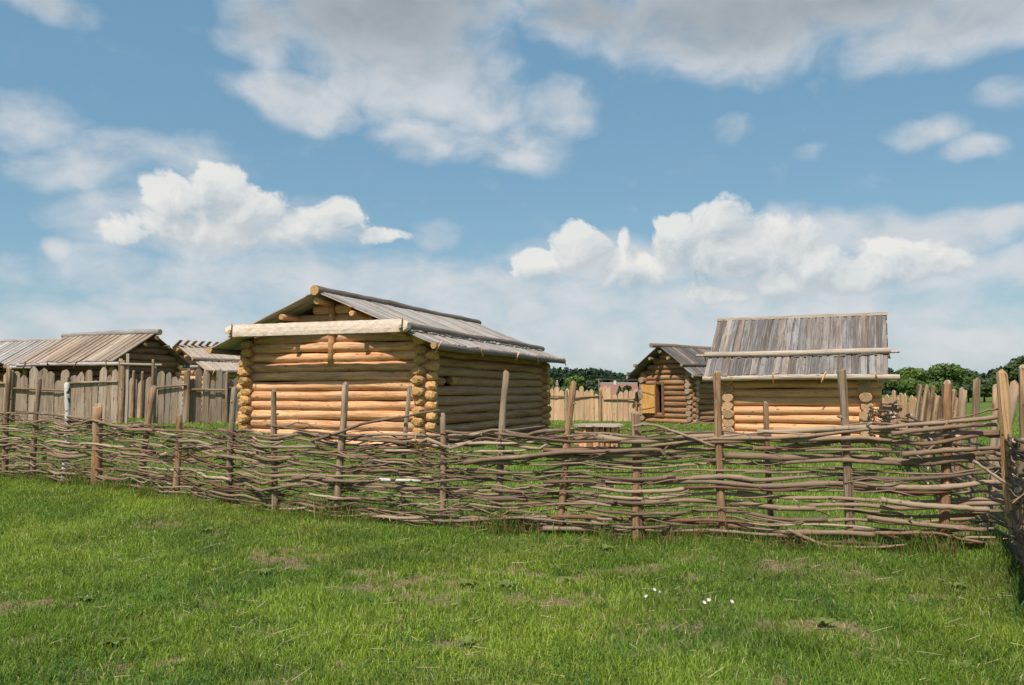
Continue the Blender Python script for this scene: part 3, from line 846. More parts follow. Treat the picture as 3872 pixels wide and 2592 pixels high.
# ------------------------------------------------------------------ wattle fences
def catmull(pts, n=40):
    P_ = [Vector(pts[0]) * 2 - Vector(pts[1])] + [Vector(p) for p in pts] + [Vector(pts[-1]) * 2 - Vector(pts[-2])]
    out = []
    for i in range(1, len(P_) - 2):
        for q in range(n):
            t = q / n
            a, b, c, d_ = P_[i - 1], P_[i], P_[i + 1], P_[i + 2]
            out.append(.5 * ((2 * b) + (c - a) * t + (2 * a - 5 * b + 4 * c - d_) * t * t + (3 * b - a - 3 * c + d_) * t ** 3))
    out.append(P_[-2])
    return out
class Path:
    def __init__(s, pts):
        s.p = catmull([(x, y, 0) for x, y in pts])
        s.s = [0]
        for a, b in zip(s.p[:-1], s.p[1:]):
            s.s.append(s.s[-1] + (b - a).length)
        s.len = s.s[-1]
    def at(s, q):
        if q <= 0:
            d_ = (s.p[1] - s.p[0]).normalized(); return s.p[0] + d_ * q, d_
        if q >= s.len:
            d_ = (s.p[-1] - s.p[-2]).normalized(); return s.p[-1] + d_ * (q - s.len), d_
        i = int(np.searchsorted(s.s, q)) - 1
        i = max(0, min(i, len(s.p) - 2))
        d_ = s.p[i + 1] - s.p[i]
        return s.p[i] + d_ * ((q - s.s[i]) / max(d_.length, 1e-6)), d_.normalized()
    def at_px(s, px):
        r_ = (px - CXP) / FPX
        best = min(range(len(s.p)), key=lambda i: abs(s.p[i].x / s.p[i].y / 1.0 - r_ / math.cos(PITCH) * 1.0) if s.p[i].y > 0 else 9)
        return s.s[best]

rodlib = random.Random(2024)
def branch_mesh(pts, r0, r1, rng, sides=7, twigs=2):
    """a crooked tapering branch through world points, with short cut twig stubs"""
    n = len(pts)
    rad = [r0 + (r1 - r0) * i / (n - 1) for i in range(n)]
    for i in range(n):
        rad[i] *= 1 + rng.uniform(-.1, .12) + (.22 if rng.random() < .1 else 0)
    V, F, S, SM = tube(pts, rad, sides, rng, .05)
    for _ in range(twigs):
        i = rng.randrange(1, n - 1)
        d_ = (Vector(pts[i + 1]) - Vector(pts[i - 1])).normalized()
        side = Vector((rng.uniform(-.6, .6), rng.uniform(-1, .4), rng.uniform(-.9, .9)))
        a = Vector(pts[i]); ln = rng.uniform(.03, .09)
        q = a + (d_ * rng.uniform(.4, 1) + side).normalized() * (rad[i] + ln)
        v2_, f2, s2, sm2 = tube([a, (a + q) / 2, q], [rad[i] * .5, rad[i] * .4, rad[i] * .28], 5, rng, .05)
        o = len(V)
        V += v2_; F += [tuple(x + o for x in f) for f in f2]; S += s2; SM += sm2
    return V, F, S, SM
def add_rod(pts, r0, r1, rng, parent, org, name='branch', mat=None, twigs=2, sides=7, label=None):
    a = Vector(pts[0]); X = Vector(pts[-1]) - a
    M = axes(a, X)
    Mi = M.inverted()
    V, F, S, SM = branch_mesh([Mi @ Vector(p) for p in pts], r0, r1, rng, sides, twigs)
    o = mk(name, V, F, [mat or M_ROD, E_ROD], parent, Matrix.Translation(-org) @ M, S, SM)
    if label:
        tag(o, label)
    return o

def wattle(T_, org, path, posts_s, hfun, layers, rng, s_lo, s_hi, len_rng, r_rng, wig, amp=.068, overlap=(.05, .5), rod=None):
    rod = rod or M_ROD
    posts_s = sorted(posts_s)
    ext = [posts_s[0] - 1.1 * i for i in range(6, 0, -1)] + posts_s + [posts_s[-1] + 1.1 * i for i in range(1, 7)]
    def phase(s):
        i = int(np.searchsorted(ext, s)) - 1
        i = max(0, min(i, len(ext) - 2))
        return i + (s - ext[i]) / (ext[i + 1] - ext[i])
    cnt = 0
    for ly_ in range(layers):
        s = s_lo - rng.uniform(0, 1.5)
        par = ly_ % 2
        while s < s_hi:
            ln = rng.uniform(*len_rng)
            e_ = min(s + ln, s_hi + rng.uniform(-.02, .12))
            s_a = max(s, s_lo)
            if e_ - s_a > .35:
                par ^= rng.random() < .4
                r0 = rng.uniform(*r_rng) * rng.choice([1, 1, 1, 1.25, .8]); r1 = r0 * rng.uniform(.45, .85)
                if rng.random() < .5:
                    r0, r1 = r1, r0
                zf = (ly_ + .5) / layers + rng.uniform(-.28, .28) / layers
                tilt = rng.uniform(-.05, .05) * .6
                n = max(5, int((e_ - s_a) / .11))
                w_ = wig(s_a) * rng.uniform(.5, 1.6)
                kx = [s_a]
                while kx[-1] < e_:
                    kx.append(kx[-1] + rng.uniform(.12, .5))
                kz = [rng.gauss(0, w_) for _ in kx]
                ky = [rng.gauss(0, w_ * .5) for _ in kx]
                pts = []
                for i in range(n + 1):
                    q = s_a + (e_ - s_a) * i / n
                    c, dv = path.at(q)
                    nrm = Vector((dv.y, -dv.x, 0))
                    ph = phase(q)
                    off = amp * math.cos(PI * (ph + par)) + float(np.interp(q, kx, ky)) + rng.uniform(-.003, .003)
                    z = .05 + zf * (hfun(q) - .05) + tilt * (q - (s_a + e_) / 2) + float(np.interp(q, kx, kz)) + rng.uniform(-.003, .003)
                    c = c + nrm * off
                    pts.append((c.x, c.y, gz(c.x, c.y) + max(z, .02)))
                m_ = M_BIRCH if rng.random() < .004 else rod
                add_rod(pts, r0, r1, rng, T_, org, twigs=rng.choice([0, 1, 1, 2, 3]), mat=m_)
                cnt += 1
            s = e_ - rng.uniform(*overlap) if e_ < s_hi - .05 else s_hi + 1
    return cnt

main_path = Path([(-12.6, 17.4), (-10.0, 15.5), (-7.49, 14.0), (-6.0, 13.05), (-4.16, 11.7), (-3.0, 10.75), (-1.9, 10.2), (-.9, 9.75), (.33, 9.25), (1.40, 8.98), (2.33, 8.72), (3.55, 8.40), (4.33, 8.2), (4.98, 8.08)])
POSTS = [  # top x, top y, base x, radius, kind
    (35, 1396, 32, .058, 'g'), (146, 1436, 139, .05, 'g'), (255, 1454, 262, .054, 'b'), (369, 1540, 378, .095, 'o'), (581, 1468, 542, .058, 'g'), (676, 1572, 676, .055, 'o'), (884, 1468, 876, .05, 'g'),
    (1038, 1481, 1046, .046, 'g'), (1301, 1456, 1283, .052, 'g'), (1549, 1462, 1520, .036, 's'), (1674, 1571, 1676, .043, 'o'), (1917, 1411, 1876, .046, 'g'), (2171, 1451, 2110, .047, 'g'),
    (2400, 1567, 2405, .067, 's'), (2706, 1413, 2722, .05, 'g'), (3180, 1404, 3198, .053, 's'), (3581, 1452, 3545, .052, 'o')]
f_org = Vector((main_path.at(9)[0].x, main_path.at(9)[0].y, 0))
front = thing('wattle_fence', 'woven branch wattle fence running across the foreground of the photo', 'wattle fence', f_org)
rf_ = random.Random(909)
post_s = []
def stake(parent, org, base, top, r, kind, rng):
    X = top - base
    base = base - X.normalized() * .12
    X = top - base
    n = 9
    pts, rad = [], []
    for i in range(n):
        x = X.length * i / (n - 1)
        pts.append((x, .014 * math.sin(x * 3 + r * 900), .014 * math.sin(x * 2.3 + r * 500)))
        rad.append(.93 * r * (1.04 - .16 * i / (n - 1)) * (1 + rng.uniform(-.07, .08)))
    pts.append((X.length + .012, 0, 0)); rad.append(rad[-1] * .82)
    sides = {'s': 6, 'y': 6}.get(kind, 11)
    V, F, S, SM = tube(pts, rad, sides, rng, .085)
    tl = Vector((rng.uniform(-.2, .2), rng.uniform(-.3, .3)))
    for v in V[-2 * sides:]:                               # slanting top cut
        v.x += v.y * tl.x + v.z * tl.y
    for _ in range(rng.choice([0, 1, 2])):                 # knot stubs
        x = rng.uniform(.35, .9) * X.length; a = rng.uniform(0, 6.28)
        c = Vector((x, 0, 0)); dq = Vector((.25, math.cos(a), math.sin(a)))
        v3, f3, s3, sm3 = tube([c, c + dq * (r + .012)], [r * .4, r * .26], 6, rng, .1)
        o = len(V); V += v3; F += [tuple(q + o for q in f) for f in f3]; S += s3; SM += sm3
    if kind in 'sy':
        SM = [False] * len(F)
    mt = {'b': M_BIRCH, 'o': M_POSTO, 'y': M_POSTY}.get(kind, M_POST)
    o = mk('post', V, F, [mt, E_AGED], parent, Matrix.Translation(-org) @ axes(base, X, (0, 1, 0)), S, SM)
    if kind == 'b':
        tag(o, 'white birch bark post')
    return o
for (tx, ty, bx_, r_, kd) in POSTS:
    s_ = main_path.at_px(bx_)
    post_s.append(s_)
    b_, _ = main_path.at(s_)
    b_ = Vector((b_.x, b_.y, gz(b_.x, b_.y)))
    t_ = at(tx, ty, b_.y)
    stake(front, f_org, b_, t_, r_, kd, rf_)
# a thin stake a little behind the fence line
b_, dv_ = main_path.at(main_path.at_px(2909)); b_ = Vector((b_.x * 1.03, b_.y * 1.03, 0))
stake(front, f_org, b_, at(2896, 1526, b_.y), .036, 's', rf_)
# the corner post, split in two
cpos = Vector((5.02, 8.08, 0))
stake(front, f_org, Vector((5.05, 8.02, -.02)), at(3781, 1410, 8.02), .062, 'y', rf_)
stake(front, f_org, Vector((5.13, 8.05, -.02)), at(3826, 1690, 8.05), .045, 'y', rf_)

def hmain(s):
    return float(np.interp(s, [0, 5, 9, 12, 14.5, 17.5, main_path.len], [1.22, 1.16, 1.10, 1.10, 1.16, 1.24, 1.34]))
s_mid = main_path.at_px(2150)
n_a = wattle(front, f_org, main_path, post_s, hmain, 23, rf_, 1.6, s_mid + .4, (1.2, 3.3), (.0115, .027), lambda s: .020)
n_b = wattle(front, f_org, main_path, post_s, hmain, 17, rf_, s_mid - .3, main_path.len - .1, (1.3, 3.4), (.014, .031), lambda s: .009)
# thin twigs pushed in between, too many and too small to pick apart: one part
TV, TF, TS, TM = [], [], [], []
for _ in range(340):
    s0_ = rf_.choice([rf_.uniform(1.5, 13.5), rf_.uniform(1.5, 13.5), rf_.uniform(12, main_path.len - 1.5)])
    ln = rf_.uniform(.5, 2.2)
    zf = rf_.uniform(.02, 1.03)
    sg = rf_.choice([-1, 1]); tilt = rf_.uniform(-.12, .12)
    p1_ = rf_.uniform(0, 6)
    kx = [s0_]
    while kx[-1] < s0_ + ln:
        kx.append(kx[-1] + rf_.uniform(.1, .35))
    kz = [rf_.gauss(0, .022) for _ in kx]
    n = max(5, int(ln / .12)); pts = []
    for i in range(n + 1):
        q = s0_ + ln * i / n
        c, dv = main_path.at(q)
        c = c + Vector((dv.y, -dv.x, 0)) * (sg * .06 * math.cos(2.6 * q + p1_))
        z = max(.03, zf * hmain(q) + tilt * (q - s0_ - ln / 2) + float(np.interp(q, kx, kz)))
        pts.append(Vector((c.x, c.y, gz(c.x, c.y) + z)) - f_org)
    r0 = rf_.uniform(.005, .012)
    V, F, S, SM = branch_mesh(pts, r0, r0 * rf_.uniform(.35, .8), rf_, 5, rf_.choice([0, 1, 2, 3]))
    o = len(TV); TV += V; TF += [tuple(x + o for x in f) for f in F]; TS += S; TM += SM
tag(mk('thin_twigs', TV, TF, [M_TWIG, E_ROD], front, None, TS, TM), None, None, None, 'stuff')
# branches one recognises in the photograph, by the points they pass
SPECIAL = [
    ([(1180, 1668), (1230, 1652), (1300, 1630), (1370, 1604), (1450, 1588), (1550, 1572), (1660, 1552)], .022, .012, -.10),
    ([(1010, 1608), (1080, 1618), (1170, 1632), (1250, 1641), (1330, 1652)], .015, .010, -.09),
    ([(1075, 1620), (1120, 1600), (1165, 1605), (1230, 1625), (1300, 1628)], .008, .006, .05),
    ([(2395, 1612), (2440, 1606), (2490, 1612), (2560, 1636), (2640, 1665), (2700, 1690)], .017, .012, -.09),
    ([(1870, 1640), (1950, 1648), (2060, 1660), (2160, 1670), (2290, 1668), (2420, 1662), (2620, 1655)], .017, .012, -.08),
    ([(2430, 1690), (2560, 1676), (2700, 1660), (2860, 1658), (3050, 1650), (3240, 1628), (3480, 1605), (3640, 1592), (3770, 1578)], .014, .022, -.06),
    ([(2700, 1652), (2800, 1645), (2895, 1634), (3000, 1640), (3120, 1646)], .009, .008, -.05),
    ([(1755, 1752), (1850, 1738), (1980, 1728), (2130, 1712), (2330, 1706), (2480, 1700), (2515, 1722)], .027, .02, -.10),
    ([(3370, 1640), (3480, 1628), (3600, 1615), (3720, 1608)], .024, .018, -.10),
    ([(3410, 1720), (3500, 1712), (3590, 1704), (3690, 1698)], .030, .024, -.11),
    ([(3280, 1958), (3400, 1972), (3540, 1990), (3640, 1998), (3730, 2005)], .026, .022, -.10),
    ([(3310, 2015), (3420, 2018), (3530, 2016), (3640, 2040), (3715, 2052)], .018, .014, -.08),
    ([(2980, 2005), (3060, 2040), (3120, 2062), (3200, 2070), (3300, 2070), (3430, 2062)], .017, .012, -.10),
    ([(3330, 1890), (3420, 1905), (3530, 1915), (3650, 1922), (3740, 1930)], .030, .026, -.11),
    ([(1640, 1970), (1720, 1972), (1830, 1966), (1950, 1958), (2060, 1966), (2200, 1978), (2300, 1982)], .017, .012, -.09),
    ([(3680, 1742), (3740, 1785), (3800, 1825), (3872, 1868)], .016, .014, -.16),
    ([(60, 1556), (180, 1568), (300, 1583), (420, 1610), (550, 1622), (660, 1632)], .016, .012, -.06),
    ([(0, 1563), (120, 1564), (230, 1568), (330, 1590), (360, 1602)], .015, .010, -.05),
    ([(330, 1795), (420, 1810), (470, 1815)], .03, .026, -.12), ([(590, 1876), (700, 1892), (800, 1893)], .03, .022, -.12)]
for (pp, ra, rb, off) in SPECIAL:
    fine = catmull([(a, b, 0) for a, b in pp], 4)
    pts = []
    for q in fine:
        s_ = main_path.at_px(q.x)
        c, dv = main_path.at(s_)
        Yq = c.y + off
        p = at(q.x, q.y, Yq)
        pts.append((p.x, p.y, p.z + rf_.uniform(-.004, .004)))
    add_rod(pts, ra * 1.05, rb * 1.05, rf_, front, f_org, twigs=2, sides=8)
tag(add_rod([at(a, b, 9.9 - .1) for a, b in [(1435, 1815), (1490, 1817), (1550, 1818), (1592, 1820)]], .019, .017, rf_, front, f_org, mat=M_BIRCH, twigs=0, sides=8), 'white birch branch')

# the side fence: from the corner away from the camera, and from the corner towards it
side_path = Path([(3.55, 5.3), (4.35, 6.75), (5.08, 8.15), (6.3, 11.5), (8.3, 17.0), (11.2, 25.0)])
s_org = Vector((6.3, 11.5, 0))
side = thing('wattle_fence', 'dark side wattle fence running back from the corner post at the right edge', 'wattle fence', s_org)
rs = random.Random(77)
sp = []
s_c = min(range(len(side_path.p)), key=lambda i: (side_path.p[i] - Vector((5.08, 8.15, 0))).length)
s_c = side_path.s[s_c]
for (tx, ty, Y, r_, kd) in [(3868, 1394, 7.3, .06, 'g'), (3846, 1455, 9.6, .085, 'o'), (3764, 1463, 10.8, .06, 'o'), (3690, 1437, 12.2, .075, 'g'), (3645, 1475, 14.0, .085, 'g'), (3622, 1512, 15.2, .07, 's'), (3606, 1482, 16.5, .1, 's'), (3545, 1500, 19.0, .08, 'g'),
                            (3530, 1464, 21.0, .08, 's'), (3508, 1458, 22.5, .07, 's'), (3486, 1462, 24.0, .07, 's')]:
    i = min(range(len(side_path.p)), key=lambda q: abs(side_path.p[q].y - Y))
    b_ = side_path.p[i]
    sp.append(side_path.s[i])
    t_ = at(tx, ty, b_.y)
    r_ *= .84
    stake(side, s_org, Vector((t_.x + .25 * (b_.x - t_.x) if abs(b_.x - t_.x) > .5 else b_.x, b_.y, gz(b_.x, b_.y))), t_, r_, kd, rs)
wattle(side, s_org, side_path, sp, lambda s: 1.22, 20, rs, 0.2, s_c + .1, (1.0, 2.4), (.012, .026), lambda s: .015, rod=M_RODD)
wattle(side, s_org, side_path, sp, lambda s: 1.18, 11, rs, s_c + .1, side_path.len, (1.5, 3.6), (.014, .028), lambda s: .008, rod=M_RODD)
for _ in range(30):                                        # loose twigs sticking out along the side fence
    s0_ = rs.uniform(.2, s_c + 1.5)
    c, dv = side_path.at(s0_)
    z = rs.uniform(.05, 1.15)
    q = Vector((c.x, c.y, z))
    d_ = dv * rs.uniform(-.6, .6) + Vector((rs.uniform(-.25, .15), rs.uniform(-.25, .1), rs.uniform(-.15, .25)))
    pts = [q + d_ * t + Vector((0, 0, .05 * math.sin(t * 4 + s0_))) for t in (0, .3, .6, .9)]
    add_rod(pts, rs.uniform(.006, .014), .005, rs, side, s_org, twigs=1, sides=5)

# ------------------------------------------------------------------ low wooden well beside the cabins
wl = at(2262, HOR, 22.3)
well = thing('wooden_well', 'low round well cover of upright half-log staves with a plank top', 'well', (wl.x, wl.y, gz(wl.x, wl.y)))
rw = random.Random(12)
ns = 20
for i in range(ns):
    a = 2 * PI * i / ns + .07
    w = rw.uniform(.06, .115)
    rad_ = .52
    mt = [M_PALE, M_AGED, M_FRESH][rw.choice([0, 0, 1, 2])]
    log('stave', .70 + rw.uniform(-.02, .02), w, w * .95, [mt, E_PALE], well, axes((rad_ * math.cos(a), rad_ * math.sin(a), -.04), (0, 0, 1), (1, 0, 0)), rw, 0, 9, wob=.006)
for i in range(6):
    y = -.58 + i * .232
    hw = math.sqrt(max(.12, .70 ** 2 - y * y * .9))
    board('top_plank', 2 * hw * rw.uniform(.96, 1.05), .228, .05, M_LPOLE, well, axes((-hw, y, .675 + rw.uniform(0, .012)), (1, 0, 0), (0, 1, 0)), rw)
for (x, y) in ((-.62, -.1), (.40, -.52), (.64, .15)):
    V, F = box(-.06, .06, -.04, .04, -.04, .04)
    mk('peg', V, F, M_PALE, well, Matrix.Translation((x, y, .22)) @ Matrix.Rotation(.4, 4, 'Z'))

# ------------------------------------------------------------------ doorstep boulder by the brown hut
def boulder(loc, sx_, sy_, sz_, seed, label):
    rng = random.Random(seed)
    V, F = [], []
    nu, nv = 14, 8
    for i in range(nv + 1):
        t = PI * i / nv
        for q in range(nu):
            a = 2 * PI * q / nu
            k_ = 1 + .12 * math.sin(3 * a + t * 2 + seed) + .08 * math.sin(5 * a - 3 * t)
            V.append((sx_ * k_ * math.sin(t) * math.cos(a), sy_ * k_ * math.sin(t) * math.sin(a), sz_ * k_ * math.cos(t)))
    for i in range(nv):
        for q in range(nu):
            F.append((i * nu + q, (i + 1) * nu + q, (i + 1) * nu + (q + 1) % nu, i * nu + (q + 1) % nu))
    o = mk('boulder', V, F, M_STONE, None, Matrix.Translation(loc), None, True)
    return tag(o, label, 'boulder')
M_STONE = plain('granite', (.42, .35, .29), .9)
bp = ground(2490, 1592)
boulder((bp.x * .965, bp.y * .965, .08), .46, .3, .19, 3, 'flat pale boulder used as a doorstep before the yellow door')

# ------------------------------------------------------------------ far houses, pole, trees
M_PINK = plain('faded_red_roof', (.25, .135, .115), .85, 2.0, .92, 1.08)
M_WHITE = plain('white_plaster', (.62, .6, .57), .85)
def far_house(px0, px1, ytop, yeave, Y, label, chimney=None):
    a, b = at(px0, ytop, Y), at(px1, ytop, Y)
    ze = at(px0, yeave, Y).z
    ht = thing('farmhouse', label, 'house', ((a.x + b.x) / 2, Y, 0))
    w = (b.x - a.x) / 2
    V, F = box(-w * .96, w * .96, .3, 6.7, 0, ze + .2)
    mk('wall', V, F, M_WHITE, ht)
    V = [(-w, -.3, ze), (w, -.3, ze), (w, 3.5, a.z), (-w, 3.5, a.z), (-w, 7.3, ze), (w, 7.3, ze), (-w, 3.5, ze - .1), (w, 3.5, ze - .1)]
    F = [(0, 1, 2, 3), (3, 2, 5, 4), (0, 3, 4, 6), (1, 7, 5, 2), (0, 6, 7, 1), (6, 4, 5, 7)]
    rf = mk('roof', V, F, M_PINK, ht)
    V, F = box(-w, w, 3.35, 3.65, a.z - .02, a.z + .13)
    mk('ridge_cap', V, F, M_WHITE, rf)
    if chimney:
        c = at(chimney, ytop, Y)
        V, F = box(-.3, .3, 3.1, 3.9, a.z - .6, a.z + .65)
        ch = mk('chimney', V, F, M_WHITE, rf, Matrix.Translation((c.x - (a.x + b.x) / 2, 0, 0)))
        V, F = box(-.36, .36, 3.04, 3.96, a.z + .65, a.z + .75)
        mk('chimney_cap', V, F, M_PINK, rf, Matrix.Translation((c.x - (a.x + b.x) / 2, 0, 0)))
    for q in (-.6, -.2, .2, .6):
        V, F = box(w * q - .45, w * q + .45, .26, .32, ze - 1.5, ze - .4)
        mk('window', V, F, M_POLE, ht)
    return ht
far_house(2276, 2418, 1449, 1500, 190, 'far farmhouse with a long faded red roof and one chimney', 2332)
far_house(2080, 2112, 1440, 1458, 230, 'tiny far house with a pale red roof among trees')
pp = at(2264, HOR, 170)
pole = thing('utility_pole', 'thin wooden utility pole with a slanting stay left of the far red roof', 'utility pole', (pp.x, pp.y, 0))
zt = at(2264, 1434, 170).z
V, F, S, SM = tube([(0, 0, 0), (0, 0, zt)], [.14, .10], 8); mk('pole', V, F, [M_POLE, M_POLE], pole, None, S, SM)
V, F, S, SM = tube([(1.0, 0, 0), (.05, 0, zt - .4)], [.11, .09], 8); mk('stay', V, F, [M_POLE, M_POLE], pole, None, S, SM)
V, F = box(-.7, .7, -.06, .06, zt - .15, zt - .03); mk('crossarm', V, F, M_POLE, pole)
for dz in (0, .1):
    pts = [(t * 60 - .4, t * 25, zt - .05 + dz - 1.2 * 4 * t * (1 - t) * .25) for t in np.linspace(0, 1, 10)]
    V, F, S, SM = tube(pts, [.025] * 10, 4); mk('wire', V, F, [M_POLE, M_POLE], pole, None, S, SM)

def leaf_cloud(rng, blobs, n, size, flat=.0):
    """n small leaf-spray quads spread over the outer part of several ellipsoids"""
    V, F = [], []
    wts = [b[3] * b[4] * b[5] for b in blobs]
    cs_ = np.cumsum(wts) / sum(wts)
    for _ in range(n):
        b = blobs[int(np.searchsorted(cs_, rng.random()))]
        while True:
            v = Vector((rng.gauss(0, 1), rng.gauss(0, 1), rng.gauss(0, 1)))
            if v.length > .01:
                break
        v.normalize()
        rr = rng.uniform(.55, 1.05) if rng.random() < .85 else rng.uniform(.2, .6)
        c = Vector((b[0] + v.x * b[3] * rr, b[1] + v.y * b[4] * rr, b[2] + v.z * b[5] * rr))
        nn = (v + Vector((rng.uniform(-.8, .8), rng.uniform(-.8, .8), rng.uniform(-.5, .9)))).normalized()
        t = nn.cross(Vector((rng.uniform(-1, 1), rng.uniform(-1, 1), rng.uniform(-1, 1)))).normalized()
        bt = nn.cross(t)
        s = size * rng.uniform(.6, 1.4)
        o = len(V)
        V += [c + t * s * .6, c + bt * s * .5, c - t * s * rng.uniform(.4, .8), c - bt * s * .5]
        F.append((o, o + 1, o + 2, o + 3))
    return V, F
LEAF = [leaf_mat('leaf_mid_green', ca=(.045, .088, .016), cb=(.125, .195, .038), scale=.5, transl=.25), leaf_mat('leaf_light_green', ca=(.060, .108, .018), cb=(.155, .225, .042), scale=.5, transl=.25),
        leaf_mat('leaf_dark_green', ca=(.025, .052, .014), cb=(.075, .125, .03), scale=.5, transl=.2), leaf_mat('leaf_grey_green', ca=(.035, .06, .03), cb=(.07, .105, .05), scale=.5, transl=.2)]
M_BARK = plain('tree_bark', (.085, .065, .05), .9)
def tree(px, ytop, Y, wpx, label, leaf, seed, n=2600, size=.40, ybot=1478, group=None, conifer=False):
    rng = random.Random(seed)
    c = at(px, HOR, Y)
    zt_ = at(px, ytop, Y).z
    zb = max(.5, at(px, ybot, Y).z)
    w = wpx / FPX * Y / 2
    T_ = thing('pine_tree' if conifer else 'broadleaf_tree', label, 'tree', (c.x, c.y, 0), 0, group)
    V, F, S, SM = tube([(0, 0, -.2), (.05, 0, zb * .6), (0, .05, (zb + zt_) / 2), (.1, 0, zt_ * .85)], [.03 * zt_ + .08, .025 * zt_ + .05, .016 * zt_, .04], 8, rng, .06)
    for _ in range(5):
        a = rng.uniform(0, 6.28); z1 = rng.uniform(.35, .7) * zt_
        q = Vector((math.cos(a) * w * .6, math.sin(a) * w * .6, z1 + .22 * zt_))
        v3, f3, s3, sm3 = tube([(0, 0, z1 * .8), (q.x * .5, q.y * .5, (z1 * .8 + q.z) / 2 + .2), q], [.012 * zt_ + .03, .05, .02], 5, rng)
        o = len(V); V += v3; F += [tuple(x + o for x in f) for f in f3]; S += s3; SM += sm3
    mk('trunk', V, F, [M_BARK, M_BARK], T_, None, S, SM)
    hh = (zt_ - zb) / 2
    blobs = []
    if conifer:
        for i in range(9):
            f = i / 8
            rr = w * (1 - f * .88) * rng.uniform(.8, 1.15)
            blobs.append((rng.uniform(-.1, .1) * w, 0, zb + f * (zt_ - zb) * .95, rr, rr, hh * .22))
    else:
        blobs.append((0, 0, zb + hh, w * .72, w * .72, hh * .82))
        for _ in range(13):
            a = rng.uniform(0, 6.28); u_ = rng.uniform(-.75, .8)
            rr = math.sqrt(1 - u_ * u_ * .8) * .62
            q = rng.uniform(.26, .44)
            blobs.append((math.cos(a) * w * rr, math.sin(a) * w * rr, zb + hh + u_ * hh * .8, w * q, w * q, hh * q * .85))
    V, F = leaf_cloud(rng, blobs, int(n * 1.7), size)
    mk('crown', V, F, leaf, T_, None, None, False)
    return T_
tree(3440, 1380, 140, 150, 'left one of the round leafy trees beyond the pale palisade at right', LEAF[1], 1, 3600, ybot=1500)
tree(3570, 1364, 145, 190, 'tallest round tree beyond the pale palisade, lighter green at its crown', LEAF[0], 2, 5000, ybot=1500)
tree(3650, 1385, 150, 140, 'darker round tree on the right flank of the leafy trees', LEAF[2], 3, 3000, ybot=1500)
tree(3385, 1412, 160, 80, 'dark tree just past the right end of the pale cabin roof', LEAF[2], 4, 1500)
tree(3515, 1440, 120, 240, 'wide low shrubby tree at the foot of the round trees', LEAF[0], 5, 2600, ybot=1510)
tree(3720, 1425, 120, 130, 'dark bushy tree behind the leaning side fence posts', LEAF[2], 6, 2200, ybot=1510)
tree(3790, 1385, 125, 120, 'dark pointed tree behind the corner post', LEAF[2], 7, 2400, ybot=1500)
tree(3875, 1332, 118, 170, 'tall dark tree at the right edge of the photo', LEAF[2], 8, 3600, ybot=1500)
tree(3660, 1450, 115, 130, 'low dark bush left of the leaning side fence posts', LEAF[2], 9, 1600, ybot=1515)
tree(2175, 1418, 150, 96, 'light green tree above the new palisade right of the large cabin', LEAF[1], 21, 2400)
tree(2078, 1425, 155, 60, 'small light green tree beside the far corner of the large cabin', LEAF[1], 22, 1400)
tree(2225, 1436, 150, 66, 'grey green bush left of the utility pole', LEAF[3], 23, 1500)
tree(2120, 1462, 140, 120, 'low hedge-like bush behind the new palisade', LEAF[0], 24, 1600, ybot=1500)
tree(2240, 1478, 130, 110, 'dark low bush behind the new palisade beside the utility pole', LEAF[2], 25, 1500, ybot=1512)
tree(2343, 1460, 120, 28, 'left of two small pointed evergreens before the red roof', LEAF[2], 26, 1100, .3, ybot=1500, conifer=True)
tree(2372, 1458, 120, 36, 'right, rounder one of two small evergreens before the red roof', LEAF[2], 27, 1300, .3, ybot=1500)
# the far pine wood reads as one mass
def pine_wood():
    rng = random.Random(31)
    V, F = [], []
    for i in range(760):
        px = rng.uniform(-300, 4200) if i < 120 else (rng.uniform(2000, 2470) if i < 460 else rng.uniform(3330, 4050))
        Y = rng.uniform(330, 420)
        c = at(px, HOR, Y)
        zt_ = at(px, 1414 + 10 * math.sin(px * .011) + 5 * math.sin(px * .041) + rng.uniform(-13, 9), Y).z
        w = rng.uniform(2.0, 3.6)
        blobs = [(c.x + rng.uniform(-.5, .5), c.y, zt_ * f, w * (1.12 - f * .75), w * (1.12 - f * .75), zt_ * .09) for f in (.12, .3, .45, .6, .72, .84, .95)]
        v, f = leaf_cloud(rng, blobs, 130, 1.15)
        o = len(V); V += v; F += [tuple(x + o for x in g) for g in f]
    o = mk('pine_wood', V, F, leaf_mat('pine_needles', ca=(.014, .036, .017), cb=(.036, .068, .032), scale=.1, transl=.15), None, None, None, False)
    tag(o, 'dark pine wood along the horizon', 'wood', None, 'stuff')
pine_wood()

